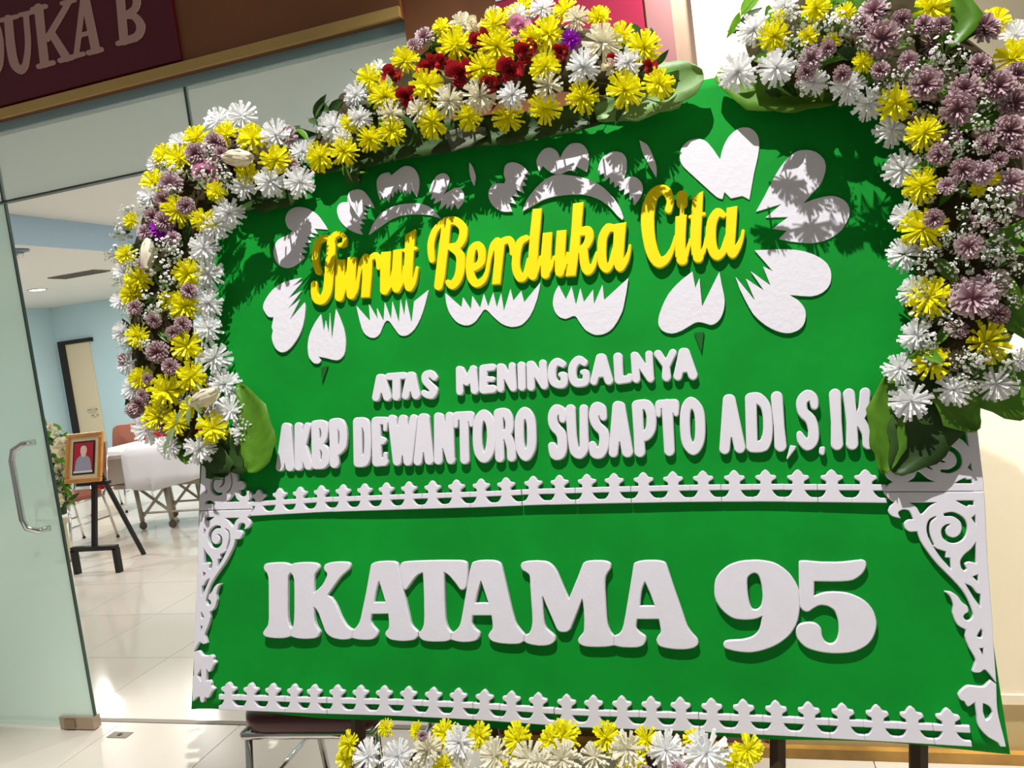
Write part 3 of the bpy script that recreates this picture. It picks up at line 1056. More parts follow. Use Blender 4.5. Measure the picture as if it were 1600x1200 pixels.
for j in range(NY):
    for i in range(NX):
        k = j * (NX + 1) + i
        mb.f.append((k, k + 1, k + NX + 2, k + NX + 1))
po = part('green_panel', local(mb), M_green, bd, True)
md = po.modifiers.new('thick', 'SOLIDIFY')
md.thickness = .022
md.offset = -1
# wooden prop legs behind the panel
for px in (1215, 1435, 560):
    a = onboard(px, 1000, -.04)
    b = onboard(px, 1140, -.04)
    d = (b - a) / np.linalg.norm(b - a)
    e = b + d * (b[2] / -d[2])
    part('leg', local(MB().tube([a, e], .019, 6)), M_wood, bd)
for px in (620, 900):
    a = onboard(px, 420, -.035)
    part('rear_prop', local(MB().tube([a, (a[0], a[1] + .30, 0.0)], .016, 6)), M_wood, bd)


def piece(name, prims, ox, oy, sc, t, c, m, label=None, n0=0.0, step=0.8, eps=0.22):
    loops = outline(prims, ox, oy, sc, step, eps)
    o = part(name, local(solid(loops, lambda x, y: uv(x, y, n0 + t), t, c, n0)), m, bd)
    if label:
        o['label'] = label
    return o


# --- white foam petals
PETALS = [
    (400, 260, 5.454, [(248, 450), (270, 390), (320, 352), (380, 345), (450, 362), (520, 410), (575, 480), (612, 540, 1), (495, 530, 1), (530, 578, 1), (455, 560, 1), (505, 605, 1), (430, 595, 1), (470, 650, 1), (410, 650, 1), (445, 685, 1), (390, 690, 1), (440, 735, 1), (375, 735, 1), (415, 775, 1), (390, 800), (330, 845), (265, 865), (200, 845), (160, 790), (148, 720), (175, 640), (230, 600), (285, 580, 1), (310, 550, 1), (270, 520)]),
    (400, 260, 5.454, [(785, 240), (800, 215), (850, 195), (910, 205), (960, 260), (990, 310), (1010, 355, 1), (910, 325, 1), (960, 375, 1), (900, 365, 1), (950, 410, 1), (905, 410, 1), (945, 445, 1), (890, 450, 1), (925, 490, 1), (880, 490, 1), (905, 530, 1), (880, 530, 1), (910, 582, 1), (850, 565), (780, 530), (720, 470), (692, 400), (695, 340), (730, 308), (780, 305, 1), (778, 270)]),
    (560, 220, 6.667, [(190, 460), (195, 400), (240, 345), (320, 325, 1), (340, 360, 1), (390, 320), (450, 275), (510, 260), (570, 280), (610, 330), (630, 400), (630, 480), (605, 585, 1), (550, 500, 1), (535, 560, 1), (500, 510, 1), (510, 560, 1), (480, 500, 1), (470, 550, 1), (440, 495, 1), (440, 545, 1), (410, 490, 1), (395, 550, 1), (375, 510, 1), (355, 590, 1), (335, 540, 1), (315, 640, 1), (275, 575, 1), (265, 610, 1), (245, 570, 1), (225, 620, 1), (200, 540)]),
    (560, 220, 6.667, [(745, 500), (770, 430), (820, 360), (880, 337), (930, 355), (948, 400), (930, 470), (885, 560, 1), (950, 520), (1010, 488), (1070, 500), (1098, 560), (1090, 630), (1030, 710, 1), (1000, 650, 1), (960, 720, 1), (965, 660, 1), (910, 710, 1), (920, 640, 1), (855, 710, 1), (865, 610, 1), (780, 655, 1), (810, 580, 1), (750, 610, 1), (775, 540, 1), (730, 550, 1)]),
    (560, 220, 6.667, [(105, 980, 1), (150, 870), (230, 760), (330, 695), (450, 660), (580, 650), (690, 665), (770, 710), (860, 810, 1), (750, 775), (650, 765), (550, 765), (430, 780), (330, 820), (230, 890)]),
    (560, 220, 6.667, [(1155, 220, 1), (1190, 270), (1220, 370), (1205, 470, 1), (1175, 410), (1155, 320)]),
    (740, 200, 5.714, [(285, 330), (340, 305), (410, 320), (460, 360), (500, 410, 1), (445, 410, 1), (485, 455, 1), (435, 460, 1), (470, 510, 1), (425, 515, 1), (450, 580, 1), (370, 545, 1), (405, 615, 1), (335, 600, 1), (380, 680, 1), (310, 660, 1), (345, 745, 1), (260, 745), (185, 705), (140, 640), (132, 570), (165, 510), (220, 492), (275, 495, 1), (285, 460, 1), (268, 410)]),
    (740, 200, 5.714, [(560, 300), (590, 225), (640, 180), (700, 178), (750, 215), (770, 270, 1), (800, 210), (850, 150), (910, 132), (970, 145), (1015, 200), (1030, 290), (1010, 390, 1), (915, 340, 1), (900, 390, 1), (850, 375), (770, 412), (690, 395), (615, 335, 1), (585, 390, 1)]),
    (740, 200, 5.714, [(435, 745, 1), (470, 650), (550, 540), (640, 460), (740, 415), (880, 425), (1000, 450), (1130, 510), (1230, 600), (1300, 700), (1338, 800), (1325, 820, 1), (1280, 780), (1200, 690), (1110, 630), (1000, 595), (870, 590), (740, 605), (620, 640), (530, 690)]),
    (740, 200, 5.714, [(1110, 370), (1140, 280), (1200, 225), (1260, 208), (1330, 225), (1365, 280), (1365, 370), (1340, 460, 1), (1390, 435), (1450, 440), (1500, 490), (1510, 560), (1480, 630), (1430, 690, 1), (1420, 610, 1), (1395, 650, 1), (1390, 570, 1), (1340, 600, 1), (1350, 540, 1), (1300, 560, 1), (1300, 500, 1), (1255, 530, 1), (1255, 470, 1), (1215, 500, 1), (1215, 430, 1), (1170, 470, 1), (1165, 400, 1), (1120, 420, 1)]),
    (980, 170, 4.0, [(75, 195, 1), (130, 230), (180, 350), (182, 430, 1), (140, 360), (95, 270)]),
    (1020, 180, 5.0, [(210, 330), (225, 255), (280, 200), (350, 183), (410, 200), (460, 250), (525, 345, 1), (550, 250), (600, 160), (680, 100), (760, 100), (815, 150), (832, 220), (820, 330), (790, 460), (755, 660, 1), (700, 630, 1), (610, 650, 1), (560, 600, 1), (545, 655, 1), (500, 640), (400, 550), (300, 460), (230, 390)]),
    (1020, 180, 5.0, [(805, 755, 1), (880, 620), (950, 480), (1040, 350), (1120, 285), (1200, 270), (1280, 290), (1340, 350), (1350, 430), (1310, 540), (1245, 610), (1175, 690, 1), (1280, 650), (1400, 630), (1490, 660), (1535, 720), (1535, 790), (1480, 890), (1390, 960), (1270, 995), (1100, 990), (985, 965, 1), (1050, 900, 1), (935, 885, 1), (1060, 795, 1), (880, 800, 1), (1010, 690, 1)]),
    (1000, 370, 5.0, [(893, 105, 1), (1000, 100), (1150, 97), (1290, 115), (1400, 160), (1470, 220), (1495, 300), (1480, 380), (1420, 440), (1330, 465), (1165, 452, 1), (1240, 500), (1290, 570), (1290, 660), (1250, 720), (1170, 752), (1080, 740), (980, 690), (890, 610), (830, 510), (780, 410), (745, 310, 1), (900, 500, 1), (825, 325, 1), (970, 420, 1), (860, 265, 1), (1020, 380, 1), (960, 230, 1), (1040, 270, 1)]),
    (1000, 370, 5.0, [(410, 270, 1), (432, 400, 1), (465, 320, 1), (485, 545, 1), (620, 270, 1), (640, 380), (660, 480), (655, 570), (620, 650), (560, 688), (490, 670), (440, 668), (380, 700), (310, 740), (240, 755), (170, 730), (142, 670), (160, 580), (220, 450), (310, 350)]),
    (400, 400, 5.333, [(58, 430), (85, 350), (150, 270), (240, 215), (385, 180, 1), (300, 255, 1), (395, 205, 1), (265, 355, 1), (385, 285, 1), (260, 445, 1), (370, 355, 1), (275, 540, 1), (405, 385, 1), (412, 430), (400, 540), (370, 640), (310, 740), (250, 795), (200, 800), (155, 760), (130, 680), (140, 620, 1), (130, 590), (145, 510, 1), (100, 505)]),
    (400, 400, 5.333, [(540, 485, 1), (565, 635, 1), (580, 535, 1), (605, 650, 1), (615, 470, 1), (632, 700, 1), (665, 440, 1), (700, 520), (735, 620), (748, 720), (735, 820), (690, 865), (640, 865), (580, 850), (518, 838, 1), (540, 870), (520, 895), (480, 892), (440, 840), (430, 740), (450, 640), (500, 540)]),
    (400, 400, 5.333, [(835, 415, 1), (950, 545, 1), (940, 400, 1), (1015, 530, 1), (1005, 430, 1), (1062, 545, 1), (1072, 385, 1), (1125, 530, 1), (1135, 375, 1), (1190, 560, 1), (1203, 360, 1), (1235, 500, 1), (1250, 355, 1), (1295, 560, 1), (1315, 380, 1), (1440, 280, 1), (1410, 400), (1370, 520), (1320, 610), (1260, 660), (1200, 660), (1150, 600), (1110, 545), (1085, 540), (1060, 580), (1030, 650), (985, 682), (930, 670), (890, 625), (860, 530)]),
    (640, 380, 4.444, [(247, 345, 1), (360, 445, 1), (370, 375, 1), (425, 460, 1), (435, 365, 1), (490, 450, 1), (515, 350, 1), (545, 440, 1), (580, 340, 1), (605, 445, 1), (635, 345, 1), (655, 470, 1), (700, 315, 1), (720, 400, 1), (775, 330, 1), (795, 410, 1), (910, 270, 1), (885, 390), (840, 500), (780, 565), (710, 582), (640, 560), (580, 510), (525, 460), (490, 500), (450, 550), (395, 572), (330, 550), (280, 490), (255, 420)]),
    (640, 380, 4.444, [(1035, 293, 1), (1085, 390, 1), (1125, 300, 1), (1155, 430, 1), (1185, 310, 1), (1210, 410, 1), (1275, 320, 1), (1280, 425, 1), (1340, 285, 1), (1350, 395, 1), (1520, 240, 1), (1500, 370), (1470, 490), (1400, 600), (1310, 638), (1230, 610), (1180, 550), (1145, 505), (1080, 525), (1025, 500), (995, 430), (1005, 350)]),
]
for ox, oy, sc, pts in PETALS:
    piece('foam_petal', [('P', pts)], ox, oy, sc, .0045, .0003, M_petalfoam, n0=-.004, step=0.6)
piece('painted_stem', [('P', [(420, 750, 1), (500, 740, 1), (480, 910, 1)])], 1000, 370, 5.0, .0035, .0005, M_stem, n0=-.004)
piece('painted_stem', [('P', [(540, 930, 1), (600, 915, 1), (550, 1060, 1)])], 400, 400, 5.333, .0035, .0005, M_stem, n0=-.004)

# --- big slab-serif letters
c1 = lambda *p: [q for q in p]
BIG = [
    ('I', 400, 860, 6.667, [('P', [(75, 180), (85, 150), (110, 135), (200, 126), (300, 128), (358, 150, 1), (358, 235, 1), (335, 268), (328, 330), (326, 560), (330, 720), (345, 785), (368, 818, 1), (360, 898, 1), (300, 915), (200, 917), (110, 905), (72, 880), (72, 850), (100, 810), (122, 770), (128, 700), (128, 500), (125, 300), (110, 240), (85, 210)])]),
    ('K', 400, 860, 6.667, [('P', [(358, 150, 1), (400, 132), (500, 124), (600, 128), (645, 145), (660, 180), (640, 215), (612, 250), (604, 300), (602, 440, 1), (680, 370), (730, 280), (735, 240), (710, 210), (702, 180), (720, 145), (780, 125), (880, 118), (960, 125), (980, 150), (975, 190), (930, 230), (880, 280), (800, 390), (745, 468, 1), (790, 500), (840, 580), (880, 680), (930, 770), (970, 810), (1008, 828, 1), (1000, 915, 1), (950, 930), (870, 930), (780, 905), (720, 850), (690, 770), (650, 660), (620, 610), (600, 590, 1), (602, 650), (608, 740), (630, 800), (660, 845), (655, 885), (620, 915), (520, 925), (420, 917), (360, 898, 1), (368, 818, 1), (385, 780), (393, 700), (395, 500), (393, 320), (380, 265), (358, 235, 1)])]),
    ('A', 400, 860, 6.667, [('P', [(1008, 828, 1), (1050, 790), (1080, 730), (1110, 600), (1150, 400), (1185, 200), (1195, 150), (1240, 122), (1320, 112), (1420, 112), (1465, 130), (1480, 165), (1490, 206, 1), (1533, 417), (1593, 672), (1620, 780), (1685, 850, 1), (1685, 899, 1), (1647, 934), (1528, 948), (1398, 930), (1344, 883), (1349, 850), (1376, 818), (1382, 758), (1374, 663, 1), (1203, 665, 1), (1195, 740), (1220, 790), (1265, 840), (1265, 885), (1220, 925), (1150, 935), (1060, 930), (1000, 915, 1)]), ('-P', [(1278, 320, 1), (1345, 540, 1), (1230, 540, 1), (1245, 450)])]),
    ('T', 600, 860, 6.154, [('P', [(145, 190, 1), (155, 135), (185, 110), (300, 100), (450, 95), (600, 93), (740, 96), (790, 115), (803, 170), (803, 260), (790, 350), (760, 382), (725, 372), (680, 310), (620, 240), (575, 210, 1), (578, 350), (585, 560), (592, 680), (610, 745), (650, 795, 1), (640, 860, 1), (590, 878), (450, 880), (370, 865), (332, 830, 1), (330, 795, 1), (360, 765), (380, 710), (383, 560), (378, 350), (370, 215, 1), (320, 240), (270, 300), (225, 365), (200, 382), (180, 360), (165, 290), (150, 240)])]),
    ('A', 600, 860, 6.154, [('P', [(835, 150), (850, 115), (900, 98), (970, 93), (1060, 97), (1110, 118), (1130, 150), (1160, 280), (1200, 450), (1240, 620), (1270, 710), (1310, 765), (1350, 810, 1), (1345, 875, 1), (1300, 900), (1200, 903), (1100, 893), (1030, 870), (1000, 825), (1015, 790), (1040, 755), (1040, 700), (1030, 628, 1), (850, 628, 1), (845, 700), (870, 750), (915, 790), (915, 835), (880, 870), (790, 885), (700, 878), (640, 860, 1), (650, 795, 1), (700, 760), (730, 710), (760, 560), (790, 380), (815, 230)]), ('-P', [(930, 295, 1), (1000, 505, 1), (875, 505, 1), (895, 420)])]),
    ('M', 800, 860, 5.333, [('P', [(70, 130), (85, 100), (130, 88), (220, 85), (290, 95), (340, 130), (380, 190), (430, 310), (472, 405, 1), (510, 310), (560, 190), (590, 110), (620, 90), (700, 83), (780, 88), (820, 110), (822, 150), (795, 190), (778, 230), (775, 300), (785, 480), (795, 610), (820, 680), (850, 715, 1), (850, 795, 1), (790, 805), (690, 808), (600, 800), (555, 775), (550, 740), (575, 705), (595, 680), (600, 600), (595, 480), (583, 405, 1), (550, 500), (510, 600), (485, 660), (450, 682), (400, 680), (370, 655), (320, 540), (280, 450), (252, 375, 1), (258, 480), (268, 600), (285, 650), (330, 690), (358, 720), (355, 760), (310, 790), (220, 797), (130, 780), (100, 760, 1), (103, 708, 1), (140, 690), (160, 650), (168, 580), (160, 450), (150, 300), (145, 215), (120, 185), (85, 165)])]),
    ('A', 800, 860, 5.333, [('P', [(1015, 110), (1040, 95), (1100, 83), (1200, 82), (1260, 92), (1285, 115), (1310, 190), (1360, 340), (1420, 510), (1460, 630), (1500, 690), (1545, 740), (1550, 785), (1510, 815), (1430, 828), (1320, 822), (1230, 800), (1202, 755), (1215, 715), (1238, 685), (1235, 640), (1222, 575, 1), (1042, 575, 1), (1035, 640), (1060, 680), (1110, 715), (1115, 755), (1090, 795), (1030, 812), (920, 810), (850, 795, 1), (850, 715, 1), (890, 695), (920, 650), (940, 560), (970, 380), (1000, 200)]), ('-P', [(1107, 265, 1), (1150, 360), (1187, 462, 1), (1065, 462, 1), (1080, 340)])]),
    ('9', 1100, 860, 5.333, [('P', [(400, 80), (500, 85), (600, 110), (700, 180), (760, 260), (795, 340), (800, 420), (795, 520), (770, 620), (710, 710), (620, 780), (520, 825), (400, 852), (280, 845), (180, 820), (160, 790), (170, 762), (210, 750), (330, 742), (410, 715), (460, 660), (485, 550, 1), (430, 572), (340, 580), (240, 565), (150, 500), (95, 410), (85, 310), (105, 220), (180, 140), (280, 95)]), ('-P', [(412, 190), (450, 205), (475, 270), (488, 380), (475, 460), (440, 493), (400, 485), (378, 430), (363, 330), (365, 230)])]),
    ('5', 1100, 860, 5.333, [('P', [(790, 100), (800, 88), (850, 85), (980, 97), (1130, 97), (1250, 85), (1320, 78), (1350, 95), (1352, 140), (1320, 195), (1250, 245), (1180, 258), (1050, 262), (920, 258, 1), (918, 380, 1), (1000, 352), (1100, 345), (1220, 362), (1340, 420), (1410, 500), (1440, 610), (1420, 710), (1360, 790), (1250, 845), (1120, 860), (980, 850), (850, 810), (780, 740), (765, 670), (790, 620), (860, 600), (930, 608), (975, 650), (985, 710), (1010, 760), (1060, 780), (1100, 755), (1122, 690), (1120, 600), (1090, 510), (1040, 470), (970, 458), (910, 485), (870, 512), (830, 505), (800, 470), (795, 400), (792, 250)])]),
]
k_ = 0
for ch, ox, oy, sc, pr in BIG:
    piece('letter', pr, ox, oy, sc, .0115 + .0003 * (k_ % 2), .0022, M_foam, 'large white foam slab-serif character ' + ch, -.002, 1.0, 0.2)
    k_ += 1

# --- yellow script letters
SCRIPT = [
    ('T', 480, 300, 6.0, [('S', [(100, 745, 30), (75, 660, 33), (72, 560, 33), (95, 470, 30), (150, 428, 30), (215, 440, 32), (262, 400, 32), (305, 390, 25), (345, 425, 20), (340, 485, 24), (300, 498, 22)]), ('S', [(225, 460, 45), (215, 600, 48), (200, 800, 48), (185, 930, 48), (140, 1010, 46), (90, 1010, 42), (62, 950, 34), (62, 858, 30)])]),
    ('u', 480, 300, 6.0, [('P', [(270, 632, 1), (350, 628, 1), (345, 800), (340, 980, 1), (255, 980, 1), (260, 800)]), ('S', [(298, 960, 40), (298, 985, 46)]), ('S', [(300, 985, 44), (345, 905, 20), (365, 760, 12)]), ('P', [(375, 612, 1), (460, 606, 1), (452, 800), (448, 960, 1), (365, 960, 1), (362, 800)]), ('S', [(410, 940, 42), (410, 965, 47)])]),
    ('r', 480, 300, 6.0, [('S', [(410, 965, 44), (455, 920, 24), (480, 790, 18), (505, 660, 24), (550, 610, 38)]), ('P', [(515, 600, 1), (612, 600, 1), (605, 780), (585, 988, 1), (500, 992, 1), (512, 800)]), ('S', [(585, 625, 32), (640, 592, 32), (665, 640, 30), (668, 708, 26)])]),
    ('u', 480, 300, 6.0, [('P', [(690, 562, 1), (785, 555, 1), (775, 760), (765, 930, 1), (680, 920, 1), (680, 760)]), ('S', [(722, 900, 44), (722, 922, 47)]), ('S', [(725, 925, 44), (775, 870, 22), (800, 740, 12)]), ('P', [(802, 545, 1), (888, 532, 1), (882, 760), (876, 905, 1), (790, 905, 1), (790, 760)]), ('S', [(835, 890, 44), (835, 905, 46)])]),
    ('t', 480, 300, 6.0, [('P', [(918, 398, 1), (1012, 345, 1), (1002, 520), (990, 700), (982, 880, 1), (905, 880, 1), (905, 700), (912, 520)]), ('S', [(838, 905, 40), (885, 850, 20), (905, 700, 12)]), ('S', [(945, 870, 40), (955, 895, 42), (1000, 840, 24), (1028, 710, 17)]), ('S', [(905, 548, 20), (1012, 530, 20)])]),
    ('B', 660, 300, 6.667, [('S', [(215, 310, 35), (130, 400, 38), (88, 530, 40), (88, 640, 40), (98, 710, 34)]), ('S', [(250, 320, 52), (215, 600, 55), (185, 850, 55), (165, 980, 50)]), ('S', [(250, 305, 52), (340, 300, 48), (418, 370, 48), (418, 470, 48), (372, 555, 45), (290, 575, 40)]), ('S', [(300, 575, 45), (385, 650, 50), (395, 780, 52), (368, 900, 52), (310, 970, 50), (262, 940, 30)])]),
    ('e', 660, 300, 6.667, [('S', [(540, 790, 40), (610, 730, 45), (615, 620, 45), (580, 555, 45), (520, 590, 45), (495, 700, 46), (490, 800, 46), (510, 900, 48), (560, 955, 46), (630, 920, 36), (672, 830, 25), (690, 740, 20)])]),
    ('r', 660, 300, 6.667, [('S', [(672, 830, 25), (695, 700, 25), (730, 560, 34), (780, 515, 48)]), ('P', [(740, 490, 1), (862, 510, 1), (840, 700), (812, 960, 1), (722, 966, 1), (745, 700)]), ('S', [(810, 530, 42), (900, 498, 44), (935, 570, 38), (932, 640, 28)])]),
    ('d', 660, 300, 6.667, [('S', [(1080, 480, 38), (1020, 520, 44), (978, 650, 48), (975, 800, 48), (1015, 895, 48), (1070, 870, 36), (1100, 700, 18)]), ('P', [(1146, 175, 1), (1246, 168, 1), (1225, 400), (1200, 700), (1185, 880, 1), (1095, 880, 1), (1105, 600), (1128, 350)]), ('S', [(1145, 850, 46), (1148, 870, 54)])]),
    ('u', 820, 290, 6.667, [('S', [(85, 940, 48), (130, 860, 28), (160, 740, 14)]), ('P', [(185, 492, 1), (288, 482, 1), (275, 700), (262, 920, 1), (165, 920, 1), (165, 740)]), ('S', [(213, 900, 48), (213, 925, 52)]), ('S', [(213, 925, 45), (268, 850, 26), (300, 740, 14)]), ('P', [(330, 468, 1), (435, 460, 1), (420, 700), (412, 900, 1), (310, 900, 1), (312, 740)]), ('S', [(360, 885, 48), (362, 905, 52)])]),
    ('k', 820, 290, 6.667, [('S', [(362, 905, 45), (415, 830, 24), (445, 700, 14)]), ('P', [(500, 185, 1), (615, 168, 1), (590, 440), (550, 800), (530, 940, 1), (420, 948, 1), (450, 780), (480, 500)]), ('S', [(590, 480, 48), (655, 470, 54), (672, 540, 50), (640, 620, 45), (590, 650, 30)]), ('S', [(610, 660, 50), (620, 800, 54), (652, 885, 54), (710, 840, 34), (750, 700, 18)])]),
    ('a', 820, 290, 6.667, [('S', [(930, 450, 40), (870, 440, 52), (812, 540, 52), (800, 700, 52), (810, 815, 52), (850, 865, 50), (895, 820, 36), (925, 650, 16)]), ('P', [(930, 400, 1), (1060, 378, 1), (1040, 600), (1025, 790, 1), (915, 800, 1), (918, 600)]), ('S', [(965, 780, 50), (990, 855, 48), (1050, 785, 35), (1085, 690, 22), (1095, 625, 17)])]),
    ('C', 980, 270, 6.667, [('S', [(430, 385, 42), (448, 290, 42), (410, 190, 52), (340, 170, 52), (265, 230, 60), (220, 370, 75), (212, 530, 76), (230, 700, 72), (270, 850, 70), (330, 930, 66), (410, 895, 45), (470, 790, 28), (500, 660, 14)])]),
    ('i', 980, 270, 6.667, [('S', [(570, 240, 62), (570, 310, 62)]), ('S', [(568, 370, 24), (568, 440, 28)]), ('P', [(502, 455, 1), (622, 430, 1), (610, 650), (605, 880, 1), (500, 880, 1), (495, 700)]), ('S', [(568, 860, 58), (572, 902, 66)])]),
    ('t', 980, 270, 6.667, [('S', [(572, 905, 55), (620, 830, 28), (655, 690, 12)]), ('P', [(680, 245, 1), (795, 185, 1), (785, 400), (772, 640), (765, 860, 1), (670, 860, 1), (655, 650), (665, 450)]), ('S', [(735, 850, 58), (740, 880, 62)]), ('S', [(655, 460, 22), (800, 428, 22)])]),
    ('a', 980, 270, 6.667, [('S', [(740, 885, 50), (800, 800, 28), (825, 660, 14)]), ('S', [(1000, 440, 36), (942, 412, 50), (882, 520, 58), (872, 700, 60), (900, 820, 58), (940, 865, 52), (1000, 815, 42), (1035, 650, 16)]), ('P', [(1035, 365, 1), (1152, 342, 1), (1138, 560), (1120, 790, 1), (1020, 800, 1), (1025, 600)]), ('S', [(1070, 780, 50), (1097, 845, 50), (1150, 780, 40), (1195, 680, 25), (1208, 605, 20)])]),
]
for ch, ox, oy, sc, pr in SCRIPT:
    pr = [(k, [(x, y, r * .93) for x, y, r in q]) if k == 'S' else (k, q) for k, q in pr]
    piece('script_letter', pr, ox, oy, sc, .0110 + .0003 * (k_ % 2), .0015, M_yfoam, 'yellow foam script letter ' + ch, -.002, 0.6, 0.15)
    k_ += 1

